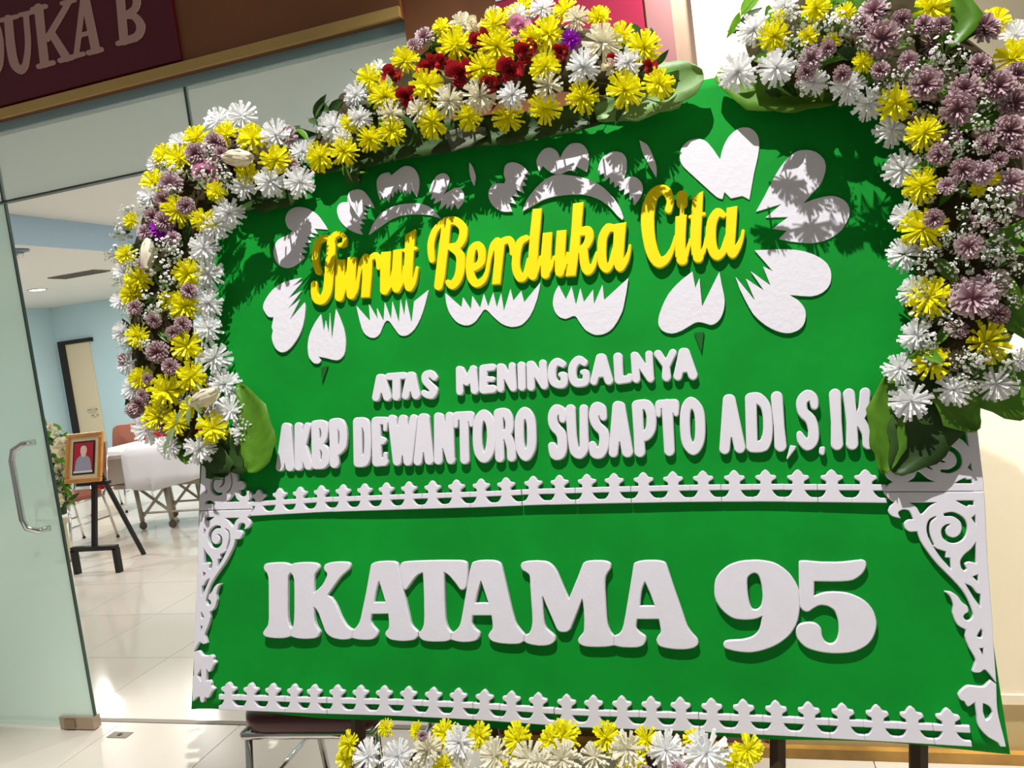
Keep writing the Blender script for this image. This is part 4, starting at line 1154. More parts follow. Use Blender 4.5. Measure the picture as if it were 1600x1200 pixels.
# --- rounded white capitals
AT, ME, GA, AK, DW, SU, AD = (560, 560, 8), (740, 530, 8), (910, 530, 8), (420, 620, 7.273), (620, 610, 6.667), (840, 600, 5.926), (1110, 600, 5.926)
L_ = lambda a, b, r, r2=None: ('S', [(a[0], a[1], r), (b[0], b[1], r2 or r)])
SMALL = [
    ('A', AT, [L_((265, 245), (215, 490), 52, 50), L_((290, 245), (355, 485), 52), L_((240, 400), (330, 400), 38)]),
    ('T', AT, [L_((375, 228), (565, 215), 46), L_((470, 230), (470, 480), 52)]),
    ('A', AT, [L_((640, 218), (585, 470), 50, 48), L_((660, 218), (715, 462), 54), L_((610, 385), (695, 380), 38)]),
    ('S', AT, [('S', [(945, 240, 42), (900, 192, 48), (840, 215, 52), (838, 285, 48), (900, 350, 50), (938, 400, 52), (910, 455, 54), (850, 455, 44), (815, 430, 38)])]),
    ('M', AT, [L_((1255, 135), (1265, 415), 42, 48), L_((1275, 140), (1350, 300), 45), L_((1350, 300), (1425, 140), 42), L_((1432, 130), (1450, 400), 46, 52)]),
    ('E', ME, [L_((118, 368), (120, 630), 52, 56), L_((120, 362), (235, 350), 46), L_((150, 500), (232, 500), 36), L_((130, 630), (235, 622), 54)]),
    ('N', ME, [L_((330, 345), (335, 620), 44, 48), L_((350, 350), (490, 610), 48), L_((478, 330), (492, 610), 44, 48)]),
    ('I', ME, [L_((595, 330), (602, 598), 52)]),
    ('N', ME, [L_((705, 318), (715, 598), 48, 52), L_((720, 320), (880, 580), 52), L_((862, 300), (880, 580), 48, 52)]),
    ('G', ME, [('S', [(1110, 312, 46), (1040, 282, 50), (988, 340, 54), (976, 450, 54), (1000, 535, 54), (1060, 568, 50), (1125, 555, 50), (1125, 455, 48), (1085, 445, 32)])]),
    ('G', ME, [('S', [(1380, 292, 46), (1312, 258, 54), (1245, 330, 54), (1232, 440, 54), (1262, 535, 54), (1330, 548, 54), (1398, 525, 50), (1400, 420, 44), (1358, 412, 32)])]),
    ('A', GA, [L_((222, 236), (142, 530), 58, 48), L_((245, 236), (328, 518), 58, 56), L_((180, 440), (285, 432), 42)]),
    ('L', GA, [L_((443, 225), (455, 508), 60, 56), L_((455, 508), (575, 500), 56, 46), L_((585, 500), (588, 462), 42, 36)]),
    ('N', GA, [L_((648, 203), (672, 498), 48, 52), L_((662, 210), (848, 490), 52), L_((832, 188), (848, 490), 48)]),
    ('Y', GA, [L_((945, 185), (1045, 330), 52, 48), L_((1130, 168), (1052, 330), 48), L_((1045, 330), (1050, 472), 46, 58)]),
    ('A', GA, [L_((1258, 165), (1192, 462), 58, 56), L_((1285, 165), (1380, 448), 58, 62), L_((1210, 385), (1320, 372), 40)]),
    ('A', AK, [L_((190, 345), (122, 800), 52, 48), L_((200, 345), (236, 798), 50, 52), L_((160, 640), (215, 640), 48)]),
    ('K', AK, [L_((332, 335), (335, 795), 46, 48), L_((436, 330), (375, 560), 40, 44), L_((380, 560), (448, 785), 44, 50)]),
    ('B', AK, [L_((522, 330), (535, 775), 46, 52), ('S', [(522, 318, 50), (610, 318, 52), (630, 420, 38), (605, 505, 36), (540, 530, 38)]), ('S', [(540, 540, 38), (632, 600, 42), (638, 735, 46), (600, 770, 54), (530, 775, 50)])]),
    ('P', AK, [('S', [(728, 300, 54), (735, 550, 48), (740, 760, 54)]), ('S', [(728, 300, 54), (798, 300, 54), (840, 400, 44), (835, 555, 46), (785, 615, 48), (740, 640, 40)])]),
    ('D', AK, [L_((1003, 285), (1010, 752), 52), ('S', [(1010, 282, 48), (1080, 290, 52), (1115, 400, 40), (1115, 640, 40), (1080, 735, 58), (1010, 752, 52)])]),
    ('E', AK, [L_((1213, 280), (1225, 742), 52, 56), L_((1220, 272), (1320, 272), 46), L_((1322, 300), (1318, 372), 28, 24), L_((1240, 500), (1285, 500), 56, 46), L_((1230, 742), (1305, 742), 52, 48), L_((1318, 720), (1320, 648), 28, 22)]),
    ('W', DW, [L_((-52, 298), (0, 742), 46), L_((2, 742), (60, 298), 42, 46), L_((62, 298), (110, 742), 46), L_((115, 742), (172, 290), 46, 42)]),
    ('A', DW, [L_((268, 290), (215, 740), 52, 46), L_((285, 290), (335, 730), 52, 48), L_((235, 610), (305, 610), 42)]),
    ('N', DW, [L_((428, 275), (430, 730), 46), L_((438, 280), (560, 726), 48, 46), L_((545, 265), (560, 726), 42)]),
    ('T', DW, [L_((620, 268), (760, 258), 46, 44), L_((695, 270), (705, 722), 48, 50), L_((610, 285), (612, 372), 32, 24), L_((772, 275), (774, 362), 32, 22)]),
    ('O', DW, [('O', [(905, 252, 54), (968, 330, 50), (985, 480, 50), (960, 645, 50), (905, 708, 50), (852, 640, 50), (836, 480, 50), (850, 320, 50)])]),
    ('R', DW, [('S', [(1055, 240, 50), (1065, 500, 48), (1070, 702, 50)]), ('S', [(1060, 236, 48), (1130, 236, 50), (1168, 320, 44), (1160, 430, 44), (1080, 470, 45)]), ('S', [(1150, 470, 44), (1188, 600, 48), (1194, 698, 48)])]),
    ('O', DW, [('O', [(1330, 225, 54), (1388, 300, 50), (1404, 460, 50), (1394, 608, 50), (1340, 688, 52), (1288, 608, 50), (1274, 450, 50), (1280, 300, 50)])]),
    ('S', SU, [('S', [(230, 328, 34), (225, 260, 42), (172, 236, 48), (138, 300, 46), (152, 390, 46), (212, 460, 46), (228, 560, 46), (208, 640, 54), (160, 652, 50), (132, 575, 38)])]),
    ('U', SU, [('S', [(303, 235, 48), (318, 480, 44), (342, 620, 46), (388, 650, 46), (428, 600, 44), (428, 480, 42), (425, 228, 40)])]),
    ('S', SU, [('S', [(608, 308, 34), (588, 230, 46), (540, 216, 48), (518, 290, 46), (542, 378, 44), (608, 450, 48), (614, 560, 48), (580, 638, 50), (530, 638, 50), (505, 560, 32)])]),
    ('A', SU, [L_((742, 208), (700, 638), 52, 44), L_((760, 212), (830, 628), 52, 54), L_((715, 495), (795, 490), 46)]),
    ('P', SU, [('S', [(922, 200, 52), (935, 450, 48), (946, 628, 52)]), ('S', [(928, 196, 48), (1010, 196, 50), (1050, 280, 46), (1046, 418, 48), (1000, 478, 50), (940, 490, 48)])]),
    ('T', SU, [L_((1130, 188), (1268, 180), 42), L_((1198, 190), (1220, 618), 52, 50), L_((1115, 205), (1120, 288), 30, 22), L_((1278, 200), (1282, 278), 34, 24)]),
    ('O', SU, [('O', [(1420, 168, 50), (1488, 240, 48), (1506, 390, 48), (1494, 538, 48), (1440, 608, 52), (1382, 540, 48), (1364, 390, 48), (1372, 240, 48)])]),
    ('A', AD, [L_((168, 148), (132, 602), 54, 50), L_((180, 148), (272, 588), 54), L_((150, 450), (225, 450), 48)]),
    ('D', AD, [L_((373, 135), (385, 580), 54), ('S', [(370, 132, 50), (440, 132, 54), (508, 200, 48), (532, 330, 44), (528, 480, 48), (490, 568, 58), (390, 585, 50)])]),
    ('I', AD, [('S', [(615, 122, 56), (638, 400, 50), (650, 570, 58)])]),
    ('comma', AD, [('P', [(740, 565, 1), (795, 575, 1), (790, 600), (715, 700, 1), (705, 690, 1)])]),
    ('S', AD, [('S', [(965, 200, 38), (952, 130, 44), (900, 106, 54), (848, 160, 52), (858, 258, 50), (928, 330, 52), (955, 430, 50), (948, 520, 54), (900, 564, 54), (850, 520, 46), (826, 462, 28)])]),
    ('period', AD, [('P', [(1010, 595), (1025, 580), (1060, 585), (1060, 640), (1045, 660), (1010, 645)])]),
    ('I', AD, [('S', [(1155, 98, 56), (1168, 350, 50), (1175, 555, 58)])]),
    ('K', AD, [('S', [(1285, 96, 56), (1310, 350, 50), (1315, 553, 58)]), ('S', [(1435, 82, 50), (1420, 230, 50), (1372, 330, 48)]), ('S', [(1382, 330, 48), (1448, 450, 48), (1465, 553, 54)])]),
]
for ch, (ox, oy, sc), pr in SMALL:
    piece('letter', pr, ox, oy, sc, .0110 + .0003 * (k_ % 2), .002, M_foam, 'rounded white foam character ' + ch, -.002, 0.6, 0.15)
    k_ += 1

# --- picket borders: one picket shape, repeated
PK = [('P', [(697, 300, 1), (913, 300, 1), (913, 335, 1), (697, 335, 1)]), ('P', [(697, 207, 1), (913, 207, 1), (913, 250, 1), (697, 250, 1)]),
      ('P', [(697, 335, 1), (700, 305), (725, 292), (745, 265), (752, 240), (752, 190), (735, 178), (720, 165), (724, 146), (752, 140), (768, 118), (790, 103), (812, 118), (826, 140), (856, 146), (862, 165), (845, 178), (830, 190), (830, 240), (838, 265), (860, 292), (885, 305), (888, 335, 1)])]
pk_loops = outline(PK, 0, 0, 1, 4.0, 1.0)
pk_mesh = solid(pk_loops, lambda x, y: ((x - 805) / 216.0, (335 - y) / 216.0), .0110 / .066, .0016 / .066, place=lambda a, b, n: (a, b, n)).mesh('picket', M_foam)


def fence(xs, base_pts):
    bx = [p[0] for p in base_pts]
    by = [p[1] for p in base_pts]
    P = [np.array(uv(x, np.interp(x, bx, by), .009)) for x in xs]
    for i, p in enumerate(P):
        a = P[max(0, i - 1)]
        b = P[min(len(P) - 1, i + 1)]
        sp = np.linalg.norm(b - a) / (1 if i in (0, len(P) - 1) else 2)
        d = (b - a) / np.linalg.norm(b - a)
        ang = math.atan2(d[1], d[0])
        m = Matrix.Translation(Vector(bw(p[0] + .07 * sp * 0, p[1], -.002))) @ BASIS @ Matrix.Rotation(ang, 4, 'Z') @ Matrix.Diagonal((sp, .0665, .066, 1)) @ Matrix.Translation((.0695, 0, 0))
        link('picket', pk_mesh, bd, m)


fence([404, 436.2, 468, 501, 535, 569, 603, 638.5, 675.5, 713, 752, 791.4, 834, 875, 918, 960.6, 1006.6, 1053, 1100, 1149, 1198, 1248.5, 1301.6, 1355],
      [(399, 806), (500, 800.5), (640, 796), (780, 792), (815, 790), (940, 787), (1080, 784.5), (1200, 784), (1385, 786)])
fence([356, 391, 425, 459, 490.5, 526.5, 563, 600, 638, 677, 716, 757, 799, 841, 886, 929, 974, 1020, 1066, 1115, 1165, 1216, 1267.5, 1321, 1375, 1429, 1486],
      [(340, 1109), (490, 1115), (620, 1119), (740, 1125), (903, 1137), (1050, 1142), (1200, 1149), (1400, 1160), (1517, 1167)])

# --- fretwork scroll brackets
BR = [('P', [(4, -72, 1), (945, -72, 1), (955, 0), (965, 250), (980, 550), (1000, 800), (1010, 950), (1023, 1100), (1036, 1360), (1062, 1725, 1), (958, 1601), (906, 1627), (841, 1620), (848, 1581), (867, 1503), (802, 1386), (770, 1295), (776, 1224, 1), (698, 1178), (653, 1074), (659, 996), (630, 915), (575, 862, 1), (640, 868), (700, 910), (740, 965), (790, 1005), (800, 1055), (765, 1078), (755, 1110), (790, 1138), (830, 1120), (845, 1080), (830, 1030), (800, 950), (740, 850), (640, 740), (520, 620), (430, 510), (350, 390), (320, 300, 1), (250, 303), (205, 270), (200, 220), (240, 188), (285, 188, 1), (265, 140), (240, 105), (190, 95), (150, 112), (145, 140), (165, 178, 1), (90, 160), (50, 120), (60, 70), (104, 28, 1), (50, -10)]),
      ('-P', [(245, 28, 1), (500, 28, 1), (440, 60), (375, 130), (350, 135), (310, 70)]),
      ('-P', [(680, 10, 1), (850, 10, 1), (850, 55, 1), (810, 50), (790, 65), (740, 45)]),
      ('-P', [(865, 140, 1), (870, 235, 1), (830, 175, 1)]),
      ('-S', [(585, 142, 16), (660, 140, 20), (740, 190, 24), (765, 260, 26), (750, 330, 28), (700, 375, 28), (640, 383, 26), (582, 350, 24), (566, 290, 20), (590, 250, 12), (622, 236, 5)]),
      ('-S', [(490, 165, 6), (440, 200, 12), (422, 270, 14), (435, 350, 12), (470, 425, 9)]),
      ('-P', [(458, 420, 1), (500, 460), (590, 490, 1), (585, 545, 1), (630, 550, 1), (640, 655, 1), (560, 570), (490, 475)]),
      ('-P', [(870, 400, 1), (875, 600, 1), (810, 585), (765, 605), (785, 650), (765, 670), (735, 645), (725, 580), (760, 520), (830, 460)]),
      ('-P', [(840, 725, 1), (890, 705, 1), (890, 775, 1)]),
      ('-P', [(770, 790, 1), (830, 820), (880, 880), (915, 890, 1), (915, 1010, 1), (860, 940)]),
      ('-P', [(919, 1217, 1), (932, 1240), (925, 1295), (885, 1290), (890, 1265)]),
      ('-P', [(905, 1400, 1), (940, 1395, 1), (940, 1470, 1)])]
br_loops = outline(BR, 1380, 780, 6.0, 0.5, 0.15)


def affine(src, dst):
    A = np.array([[x, y, 1] for x, y in src])
    return np.linalg.solve(A, np.array(dst, float))


SRC = [(1536.7, 768), (1380.7, 768), (1557, 1067.5)]
for dst, lab in (([(1536.7, 768.5), (1380.7, 768.5), (1557, 1067.5)], 'right lower'), ([(1536.7, 767.5), (1380.7, 767.5), (1513, 500)], 'right upper'),
                 ([(311, 798.5), (395, 796.2), (302.5, 1018.7)], 'left lower'), ([(311, 797.5), (395, 795.2), (321, 585)], 'left upper')):
    T = affine(SRC, dst)
    lp = [np.hstack([l, np.ones((len(l), 1))]) @ T for l in br_loops]
    o = part('scroll_bracket', local(solid(lp, lambda x, y: uv(x, y, .009), .0110, .0015, -.002)), M_foam, bd)
    o['label'] = 'white foam fretwork bracket with a spiral'
piece('corner_bracket', [('P', [(265, 765), (290, 730), (335, 700), (400, 705), (450, 705), (500, 660, 1), (540, 690, 1), (550, 890), (610, 1140, 1), (570, 1140, 1), (550, 1110), (480, 1070), (430, 1020), (405, 975), (400, 915), (385, 820, 1), (350, 845), (330, 848), (310, 815), (280, 800)]), ('-P', [(445, 825, 1), (490, 850), (510, 890), (490, 935), (465, 950, 1), (445, 890)])], 1440, 920, 4.6125, .0110, .0015, M_foam, 'broken white foam border piece', -.002, 0.6)
piece('corner_bracket', [('P', [(150, 525, 1), (200, 515), (240, 560), (300, 565), (330, 555), (355, 580), (350, 610), (380, 635), (350, 670), (330, 720), (305, 735), (280, 700, 1), (275, 830, 1), (310, 820), (330, 850), (330, 880), (365, 910), (340, 940), (300, 1005), (265, 1000), (250, 1050), (220, 1045), (210, 990, 1), (180, 1000), (135, 1045, 1), (135, 800, 1), (150, 760)]), ('-P', [(225, 705, 1), (225, 835, 1), (185, 770, 1)])], 280, 940, 6.667, .0110, .0015, M_foam, 'small white foam border piece', -.002, 0.6)

# ------------------------------------------------------------------ flower arrangements on the board
class Garland:
    def __init__(s, name, label, line, hw, H, n0, seed, taper=None):
        s.taper = taper
        s.line, s.hw, s.H, s.n0 = [np.array(p, float) for p in line], hw, H, n0
        c = onboard(*np.mean(s.line, 0), 0)
        s.root = thing(name, label, 'flower arrangement', tuple(c))
        s.r = random.Random(seed)

    def near(s, x, y):
        best = None
        p = np.array([x, y], float)
        for a, b in zip(s.line, s.line[1:]):
            e = b - a
            t = min(1, max(0, (p - a) @ e / (e @ e)))
            q = a + e * t
            d = np.linalg.norm(p - q)
            if best is None or d < best[0]:
                best = (d, q)
        return best

    def height(s, x, y):
        d, q = s.near(x, y)
        k = float(np.interp(y, s.taper[0], s.taper[1])) if s.taper else 1.0   # shallower towards the lower end
        return (s.n0 + s.H * math.sqrt(max(0.0, 1 - (d / s.hw) ** 2))) * k

    def put(s, kind, x, y, r, n=None, axis=None):
        n = s.height(x, y) if n is None else n
        if kind == 'M':
            n += .012
        if kind == 'B':
            n += .015
        d, q = s.near(x, y)
        p = onboard(x, y, n)
        c = onboard(q[0], q[1], s.n0 * .5)
        out = p - c
        out = out / max(np.linalg.norm(out), 1e-6)
        tocam = CAMP - p
        depth = float(np.dot(p - CAMP, MW[:, 2]))
        tocam = tocam / np.linalg.norm(tocam)
        ax = axis if axis is not None else BN * .45 + tocam * .55 + out * .5 + np.array([s.r.uniform(-.22, .22), s.r.uniform(-.1, .1), s.r.uniform(-.25, .15)])
        size = r * depth / FPX
        if kind in 'WCY':
            size *= 1.12
        if kind == 'M':
            size *= .92
        me = s.r.choice(KIND[kind])
        return link(NAMES[kind], me, s.root, orient(p - np.array(ax) / np.linalg.norm(ax) * size * .25, ax, size, s.r.random() * 6.28))

    def puts(s, kind, txt):
        for w in txt.split():
            v = [float(q) for q in w.split(',')]
            s.put(kind, v[0], v[1], v[2] if len(v) > 2 else 22, v[3] if len(v) > 3 else None)

    def filler(s, kinds, n, size, spread=.72, lo=.02):
        seglen = [np.linalg.norm(b - a) for a, b in zip(s.line, s.line[1:])]
        for _ in range(n):
            i = s.r.choices(range(len(seglen)), seglen)[0]
            a, b = s.line[i], s.line[i + 1]
            t = s.r.random()
            q = a + (b - a) * t
            nr = np.array([-(b - a)[1], (b - a)[0]]) / seglen[i]
            q = q + nr * s.hw * s.r.uniform(-spread, spread)
            h = s.height(*q)
            kind = s.r.choice(kinds)
            nn = s.r.uniform(lo, max(lo + .01, h - .035))
            p = onboard(q[0], q[1], nn)
            ax = BN + np.array([s.r.uniform(-1, 1), s.r.uniform(-.5, .5), s.r.uniform(-1, 1)]) * 1.1
            link(NAMES[kind], s.r.choice(KIND[kind]), s.root, orient(p, ax, size * s.r.uniform(.7, 1.3), s.r.random() * 6.28))

    def foam(s, k=.62, t=.055, cut=(0, 1)):
        mb = MB()
        pts = [p for p in s.line]
        rings = []
        for i, p in enumerate(pts):
            d = pts[min(i + 1, len(pts) - 1)] - pts[max(i - 1, 0)]
            nr = np.array([-d[1], d[0]]) / np.linalg.norm(d)
            e = .25 if i in (0, len(pts) - 1) else 1
            ring = []
            for a, n in ((-1, .004), (-.95, t * .6), (-.6, t), (0, t * 1.15), (.6, t), (.95, t * .6), (1, .004)):
                q = p + nr * s.hw * k * a * e
                ring.append(onboard(q[0], q[1], n) - np.array(s.root.location))
            rings.append(ring)
        m = len(rings[0])
        for r in rings:
            mb.v += [tuple(v) for v in r]
        for i in range(len(rings) - 1):
            for j in range(m - 1):
                mb.f.append((i * m + j, i * m + j + 1, (i + 1) * m + j + 1, (i + 1) * m + j))
            mb.f.append((i * m + m - 1, i * m, (i + 1) * m, (i + 1) * m + m - 1))
        mb.f.append(tuple(range(m)))
        mb.f.append(tuple((len(rings) - 1) * m + j for j in range(m - 1, -1, -1)))
        link('foam_base', mb.mesh('foam_base', M_base, True), s.root)

    def blade(s, pts, m, fold=.012):
        """broad leaf: px centre line (x, y, height, width px)"""
        q = smooth_pts([p[:2] for p in pts], False, 4)
        tt = np.linspace(0, len(pts) - 1, len(q))
        hh = np.interp(tt, range(len(pts)), [p[2] for p in pts])
        ww = np.interp(tt, range(len(pts)), [p[3] for p in pts])
        mb = MB()
        for i in range(len(q)):
            d = q[min(i + 1, len(q) - 1)] - q[max(i - 1, 0)]
            nr = np.array([-d[1], d[0]]) / max(np.linalg.norm(d), 1e-6)
            wv = ww[i] * (1 + .06 * math.sin(i * 1.9))
            for a, f in ((-1, 1.0), (-.5, .35), (0, 0), (.5, .35), (1, 1.0)):
                p = q[i] + nr * wv * .5 * a
                mb.v.append(tuple(onboard(p[0], p[1], hh[i] + fold * f) - np.array(s.root.location)))
        for i in range(len(q) - 1):
            for j in range(4):
                mb.f.append((i * 5 + j, i * 5 + j + 1, (i + 1) * 5 + j + 1, (i + 1) * 5 + j))
        o = link('leaf', mb.mesh('leaf', m, True), s.root)
        md = o.modifiers.new('thick', 'SOLIDIFY')
        md.thickness = .0012


g = Garland('flower_garland', 'tall flower garland along the side of the green board nearest the glass door', [(300, 690), (262, 640), (255, 560), (252, 480), (255, 400), (275, 335), (330, 275), (400, 245), (465, 250)], 82, .10, .045, 1, ((380, 680), (1.0, .55)))
g.foam(.6)
g.blade([(372, 600, .02, 8), (392, 640, .03, 46), (402, 690, .035, 58), (396, 722, .04, 40), (385, 736, .04, 6)], M_leaf)
g.blade([(262, 660, .03, 12), (285, 690, .035, 55), (295, 724, .035, 10)], M_leaf)
g.blade([(290, 690, .03, 30), (340, 706, .03, 66), (385, 712, .025, 56), (412, 722, .02, 10)], M_dleaf)
g.blade([(368, 322, .02, 12), (405, 308, .025, 50), (450, 298, .025, 46), (488, 284, .02, 6)], M_dleaf)
g.blade([(330, 700, .03, 30), (345, 735, .03, 50), (352, 745, .03, 10)], M_dleaf)
g.puts('W', '338,185,24 376,178,24 430,210,24 277,221,18 420,285,25 468,285,25 380,292,20 472,236,18 358,334,24 336,352,24 318,388,24 325,428,26 325,474,24 326,512,22 335,560,26 352,600,24 360,640,25 387,676,25 312,702,24 232,305,18 240,256,16 190,425,18 196,568,19 206,606,22 226,672,24 185,470,16 188,520,17 262,700,20')
g.puts('Y', '305,212,20 350,208,19 393,214,24 430,250,24 275,245,24 255,240,20 238,284,22 385,272,20 276,330,24 320,345,20 203,345,14 292,428,24 214,435,23 288,478,24 290,541,25 203,460,20 212,525,20 218,593,20 260,610,28 298,590,24 246,652,24 276,662,20 333,668,26 195,398,17 338,300,17 265,470,18 300,635,18')
g.puts('M', '335,222,18 305,240,20 265,287,22 255,312,18 290,322,16 255,346,18 225,362,15 238,338,15 295,455,15 285,507,15 245,550,20 266,573,16 190,562,12 230,592,10 222,618,12 210,480,13 270,372,13 345,240,14 225,410,13 240,500,14 270,520,13')
g.puts('B', '188,360,22 178,398,18 347,272,17 312,277,20 268,268,20 245,420,23 256,482,24 234,468,20 200,487,16 275,398,18 214,405,18 357,287,18 195,540,15 228,325,18 325,236,16 270,382,16 205,420,16 250,385,18 200,330,14 182,436,14 228,540,16 262,440,18 330,255,14 270,300,14')
g.puts('P', '322,268,21')
g.puts('V', '253,358,20')
for x, y, r, an in ((370, 246, 27, .2), (230, 396, 25, 1.6), (318, 622, 27, -.3)):
    p = onboard(x, y, g.height(x, y) + .02)
    m = Matrix.Translation(Vector(p)) @ BASIS @ Matrix.Rotation(-an, 4, 'Z') @ Matrix.Diagonal((r * .0017,) * 3 + (1,))
    link('ivory_bud', KIND['I'][0], g.root, m)
g.filler('DDDL', 90, .030)
g.filler('BBM', 30, .024, .7, .06)
for x, y, an, r in ((306, 632, 1.0, 17), (296, 640, 1.7, 24), (282, 645, 2.1, 20), (272, 672, 2.2, 26), (262, 690, 2.0, 20), (292, 620, 1.5, 14)):
    p = onboard(x, y, g.height(x, y) + .075)
    m = Matrix.Translation(Vector(p)) @ BASIS @ Matrix.Rotation(-an, 4, 'Z') @ Matrix.Rotation(.2, 4, 'X') @ Matrix.Diagonal((r * .0011,) * 3 + (1,))
    link('leaf', KIND['G'][0], g.root, m)
G1 = g

g = Garland('flower_garland', 'arched crown of yellow daisies and red roses on the top edge of the board', [(490, 245), (560, 190), (640, 145), (740, 105), (860, 90), (960, 100), (1030, 120)], 88, .11, .045, 2)
g.foam(.58)
g.blade([(930, 178, .03, 20), (985, 160, .035, 60), (1045, 132, .04, 78), (1085, 118, .045, 46), (1098, 112, .045, 8)], mat('banana_leaf', (0.20, 0.36, 0.10, 1), .45, .4, noise=.2, nscale=14, trans=.3, stretch=(1, 7, 1)))
g.blade([(480, 268, .02, 14), (560, 240, .025, 46), (700, 212, .025, 50), (830, 196, .025, 46), (940, 182, .02, 24)], M_dleaf)
g.blade([(700, 222, .03, 30), (730, 212, .03, 34), (760, 205, .03, 10)], mat('dry_leaf', srgb(96, 104, 84), .6, noise=.2, nscale=20))
g.puts('Y', '500,246,22 537,236,22 578,218,20 612,205,22 675,192,25 733,183,22 793,186,24 850,170,25 910,153,25 975,140,29 1030,130,24 1006,72,27 577,122,22 600,151,24 632,92,22 667,132,26 710,67,28 777,72,30 755,105,25 770,35,24 855,50,26 852,105,25 817,9,18 882,13,20 935,24,18 970,52,20 545,195,16 690,40,16 830,60,22 800,20,18')
g.puts('W', '521,198,24 561,185,20 556,147,20 800,148,22 910,105,27 982,97,22 847,10,20 807,22,18 535,215,16 590,106,14')
g.puts('C', '610,178,22 655,172,20 701,157,24 750,150,26 855,133,24 940,66,31 900,28,20 720,34,18 770,20,14')
g.puts('R', '609,117,18 668,103,21 635,150,19 720,114,24 749,62,19 797,110,22 820,80,20 960,92,12 1015,103,12 690,95,14 875,80,14 765,130,15')
g.puts('P', '812,40,20')
g.puts('V', '891,61,17')
g.puts('M', '662,57,18 645,70,13')
g.puts('K', '950,105,13 740,38,16')
g.puts('G', '692,112,14 610,135,13')
g.filler('DDDDL', 120, .034)
G2 = g

g = Garland('flower_garland', 'bulky mauve and yellow flower garland by the cream wall side of the board', [(1170, 90), (1270, 60), (1390, 70), (1480, 140), (1515, 250), (1520, 360), (1515, 460), (1490, 580)], 120, .15, .05, 3, ((250, 590), (1.0, .42)))
g.foam(.72, .09)
g.blade([(1122, 112, .03, 24), (1175, 140, .035, 62), (1245, 146, .035, 58), (1310, 150, .03, 20)], M_leaf)
g.blade([(1392, 585, .03, 10), (1385, 640, .035, 60), (1388, 700, .03, 56), (1380, 740, .03, 6)], M_leaf)
g.blade([(1470, 560, .03, 90), (1455, 640, .03, 130), (1425, 700, .03, 90), (1395, 738, .035, 10)], M_dleaf)
g.blade([(1500, 545, .035, 60), (1545, 590, .04, 100), (1600, 622, .045, 70), (1650, 610, .045, 10)], M_leaf)
g.blade([(1480, 600, .05, 60), (1505, 645, .05, 70), (1528, 672, .045, 8)], M_leaf)
for pts in ([(1330, -30, .10, 10), (1345, 10, .10, 60), (1370, 45, .09, 14)], [(1470, -20, .13, 20), (1500, 25, .13, 70), (1480, 70, .12, 14)], [(1525, 395, .09, 10), (1570, 375, .10, 40), (1620, 345, .10, 14)],
            [(1540, 470, .07, 10), (1585, 495, .08, 46), (1630, 540, .07, 14)], [(1500, 185, .12, 10), (1545, 178, .13, 44), (1590, 200, .13, 10)], [(1510, 420, .08, 8), (1550, 412, .09, 22), (1590, 398, .09, 6)], [(1290, -20, .09, 20), (1300, 20, .09, 60), (1280, 50, .08, 10)]):
    g.blade(pts, M_leaf)
g.puts('W', '1152,114,30 1214,105,29 1178,46,26 1272,128,21 1324,138,26 1357,162,26 1394,202,28 1409,266,29 1412,337,23 1412,397,27 1429,455,26 1430,524,27 1405,575,26 1422,627,31 1489,610,26 1560,602,30 1225,8,22 1590,50,25 1597,565,20')
g.puts('Y', '1210,56,25 1347,98,16 1217,26,12 1400,160,28 1444,207,28 1440,291,28 1440,358,33 1450,464,33 1455,567,28 1542,537,35 1459,10,28 1560,28,22 1588,88,30 1550,278,12 1528,297,12 1300,64,14 1275,12,22 1262,55,16 1320,20,16')
g.puts('M', '1378,60,32 1365,16,26 1444,38,18 1472,38,16 1540,40,28 1268,90,22 1294,75,15 1316,116,16 1375,110,16 1447,130,30 1508,140,28 1497,170,30 1562,133,28 1590,115,22 1587,160,28 1580,203,28 1468,241,20 1535,270,22 1562,250,15 1505,265,22 1580,285,26 1460,342,18 1590,232,17 1520,465,37 1514,385,24 1480,290,16 1345,40,20 1410,30,18 1540,225,18 1260,112,16 1420,95,18 1600,320,20 1530,100,20')
g.puts('B', '1312,42,26 1290,40,20 1335,42,20 1480,76,28 1460,92,22 1375,141,18 1397,123,16 1430,116,18 1487,226,20 1530,196,20 1547,313,28 1543,339,26 1578,316,20 1450,401,19 1438,431,19 1487,418,11 1558,398,14 1580,398,13 1510,362,15 1592,420,16 1562,436,15 1575,451,15 1487,512,17 1512,547,9 1506,594,16 1520,605,15 1497,564,13 1230,22,20 1250,36,18 1240,65,16 1255,80,15 1500,95,20 1570,340,16 1555,370,16 1600,360,16 1585,470,14 1415,60,16 1350,70,14 1505,330,14 1480,370,13 1540,165,14 1525,230,14')
g.filler('DDDLL', 170, .036, .62)
g.filler('BBBM', 56, .028, .66, .09)
g.filler('L', 40, .03, .6, .09)
for k in range(26):
    x, y = g.r.uniform(1500, 1600), g.r.uniform(200, 480)
    p0 = onboard(x, y, .04)
    p1 = onboard(x + g.r.uniform(10, 60), y + g.r.uniform(-50, 20), .12)
    link('stem', MB().tube([p0 - np.array(g.root.location), (p0 + p1) / 2 - np.array(g.root.location) + np.array([0, 0, .01]), p1 - np.array(g.root.location)], .0016, 4).mesh('stem', MATS['green_leaf']), g.root)
G3 = g

# arrangement on the floor stand under the board
fs = thing('flower_stand_arrangement', 'row of cream and yellow daisies on a stand below the board', 'flower arrangement', (-0.55, 1.54, 0))
part('foam_base', MB().box((-.46, -.09, .30), (.46, .13, .415)), M_base, fs, bevel=.02)
for x in (-.4, .4):
    for y in (-.06, .08):
        part('leg', MB().box((x - .015, y - .015, 0), (x + .015, y + .015, .30)), M_wood, fs)
rf = random.Random(9)


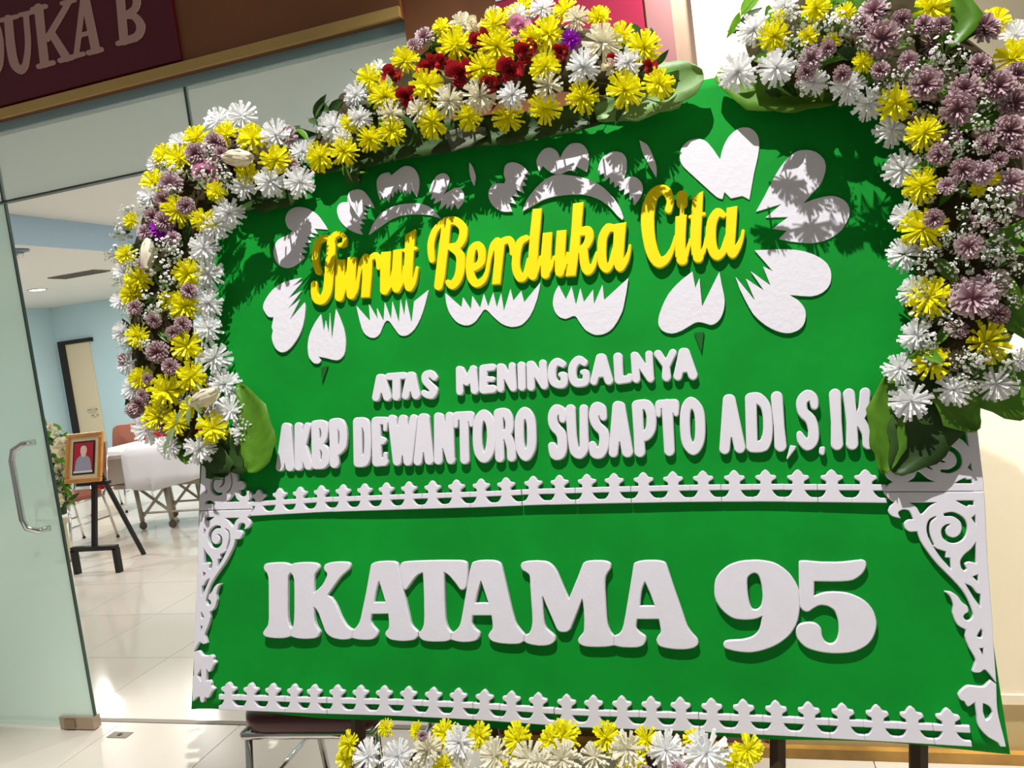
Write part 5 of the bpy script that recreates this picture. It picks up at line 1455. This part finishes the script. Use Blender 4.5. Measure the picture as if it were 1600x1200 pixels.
def under(kind, txt, dY=0.0):
    for w in txt.split():
        x, y, r = [float(q) for q in w.split(',')]
        p = atY(x, y, 1.50 + dY + rf.uniform(-.02, .02))
        size = r * 1.12 * float((p - CAMP) @ MW[:, 2]) / FPX
        ax = np.array([rf.uniform(-.3, .3) + (x - 850) * .001, -.75, .6 + rf.uniform(-.2, .2)])
        link(NAMES[kind], rf.choice(KIND[kind]), fs, orient(p - ax * size * .2, ax, size, rf.random() * 6))


under('Y', '543,1162,20 540,1187,19 602,1138,14 650,1142,14 693,1145,21 747,1149,21 807,1156,26 857,1157,20 693,1197,20 878,1149,27 948,1153,24 1011,1156,22 986,1192,24 1083,1154,16 1170,1171,24 1150,1191,24 780,1200,18', .03)
under('W', '572,1181,26 619,1183,26 716,1161,26 1040,1171,29 1105,1176,36')
under('C', '666,1171,24 770,1181,28 824,1185,29 878,1185,30 928,1181,24 979,1171,28 844,1190,20 640,1212,24 720,1214,26 800,1224,26 900,1226,26 1000,1222,26 1080,1224,26', -.01)
under('M', '1060,1205,16 1010,1212,14 985,1178,9 660,1150,8', -.02)
for k in range(70):
    p = np.array([rf.uniform(-1.02, -.08), rf.uniform(1.48, 1.64), rf.uniform(.38, .455)])
    link('leaf', KIND['D'][0] if rf.random() < .75 else KIND['L'][0], fs, orient(p, (rf.uniform(-1, 1), -1, rf.uniform(0, 1)), .028, rf.random() * 6))

# wall lamp just above the picture on the cream wall
wl = thing('wall_lamp', 'small bright wall lamp high on the cream wall', 'lamp', (0.13, YF - .04, 2.66))
part('plate', MB().box((-.04, -.015, -.05), (.04, 0, .07)), M_alu, wl, bevel=.004)
part('arm', MB().tube([(0, -.01, .03), (0, -.09, .04)], .008), M_alu, wl)
part('shade', MB().lathe([(.035, .05), (.05, .045), (.055, -.02), (.05, -.02), (.046, .03)], 20, (0, -.10, 0)), M_alu, wl, True)
part('bulb', MB().lathe([(.01, .03), (.03, .01), (.034, -.015), (.02, -.035), (.004, -.04)], 16, (0, -.10, 0)), M_lens, wl, True)
l = lamp('wall_lamp_light', 'POINT', (0, 0, 0), 30, (1.0, .93, .82), shadow_soft_size=.03)
l.parent = wl
l.location = (0, -.10, -.06)
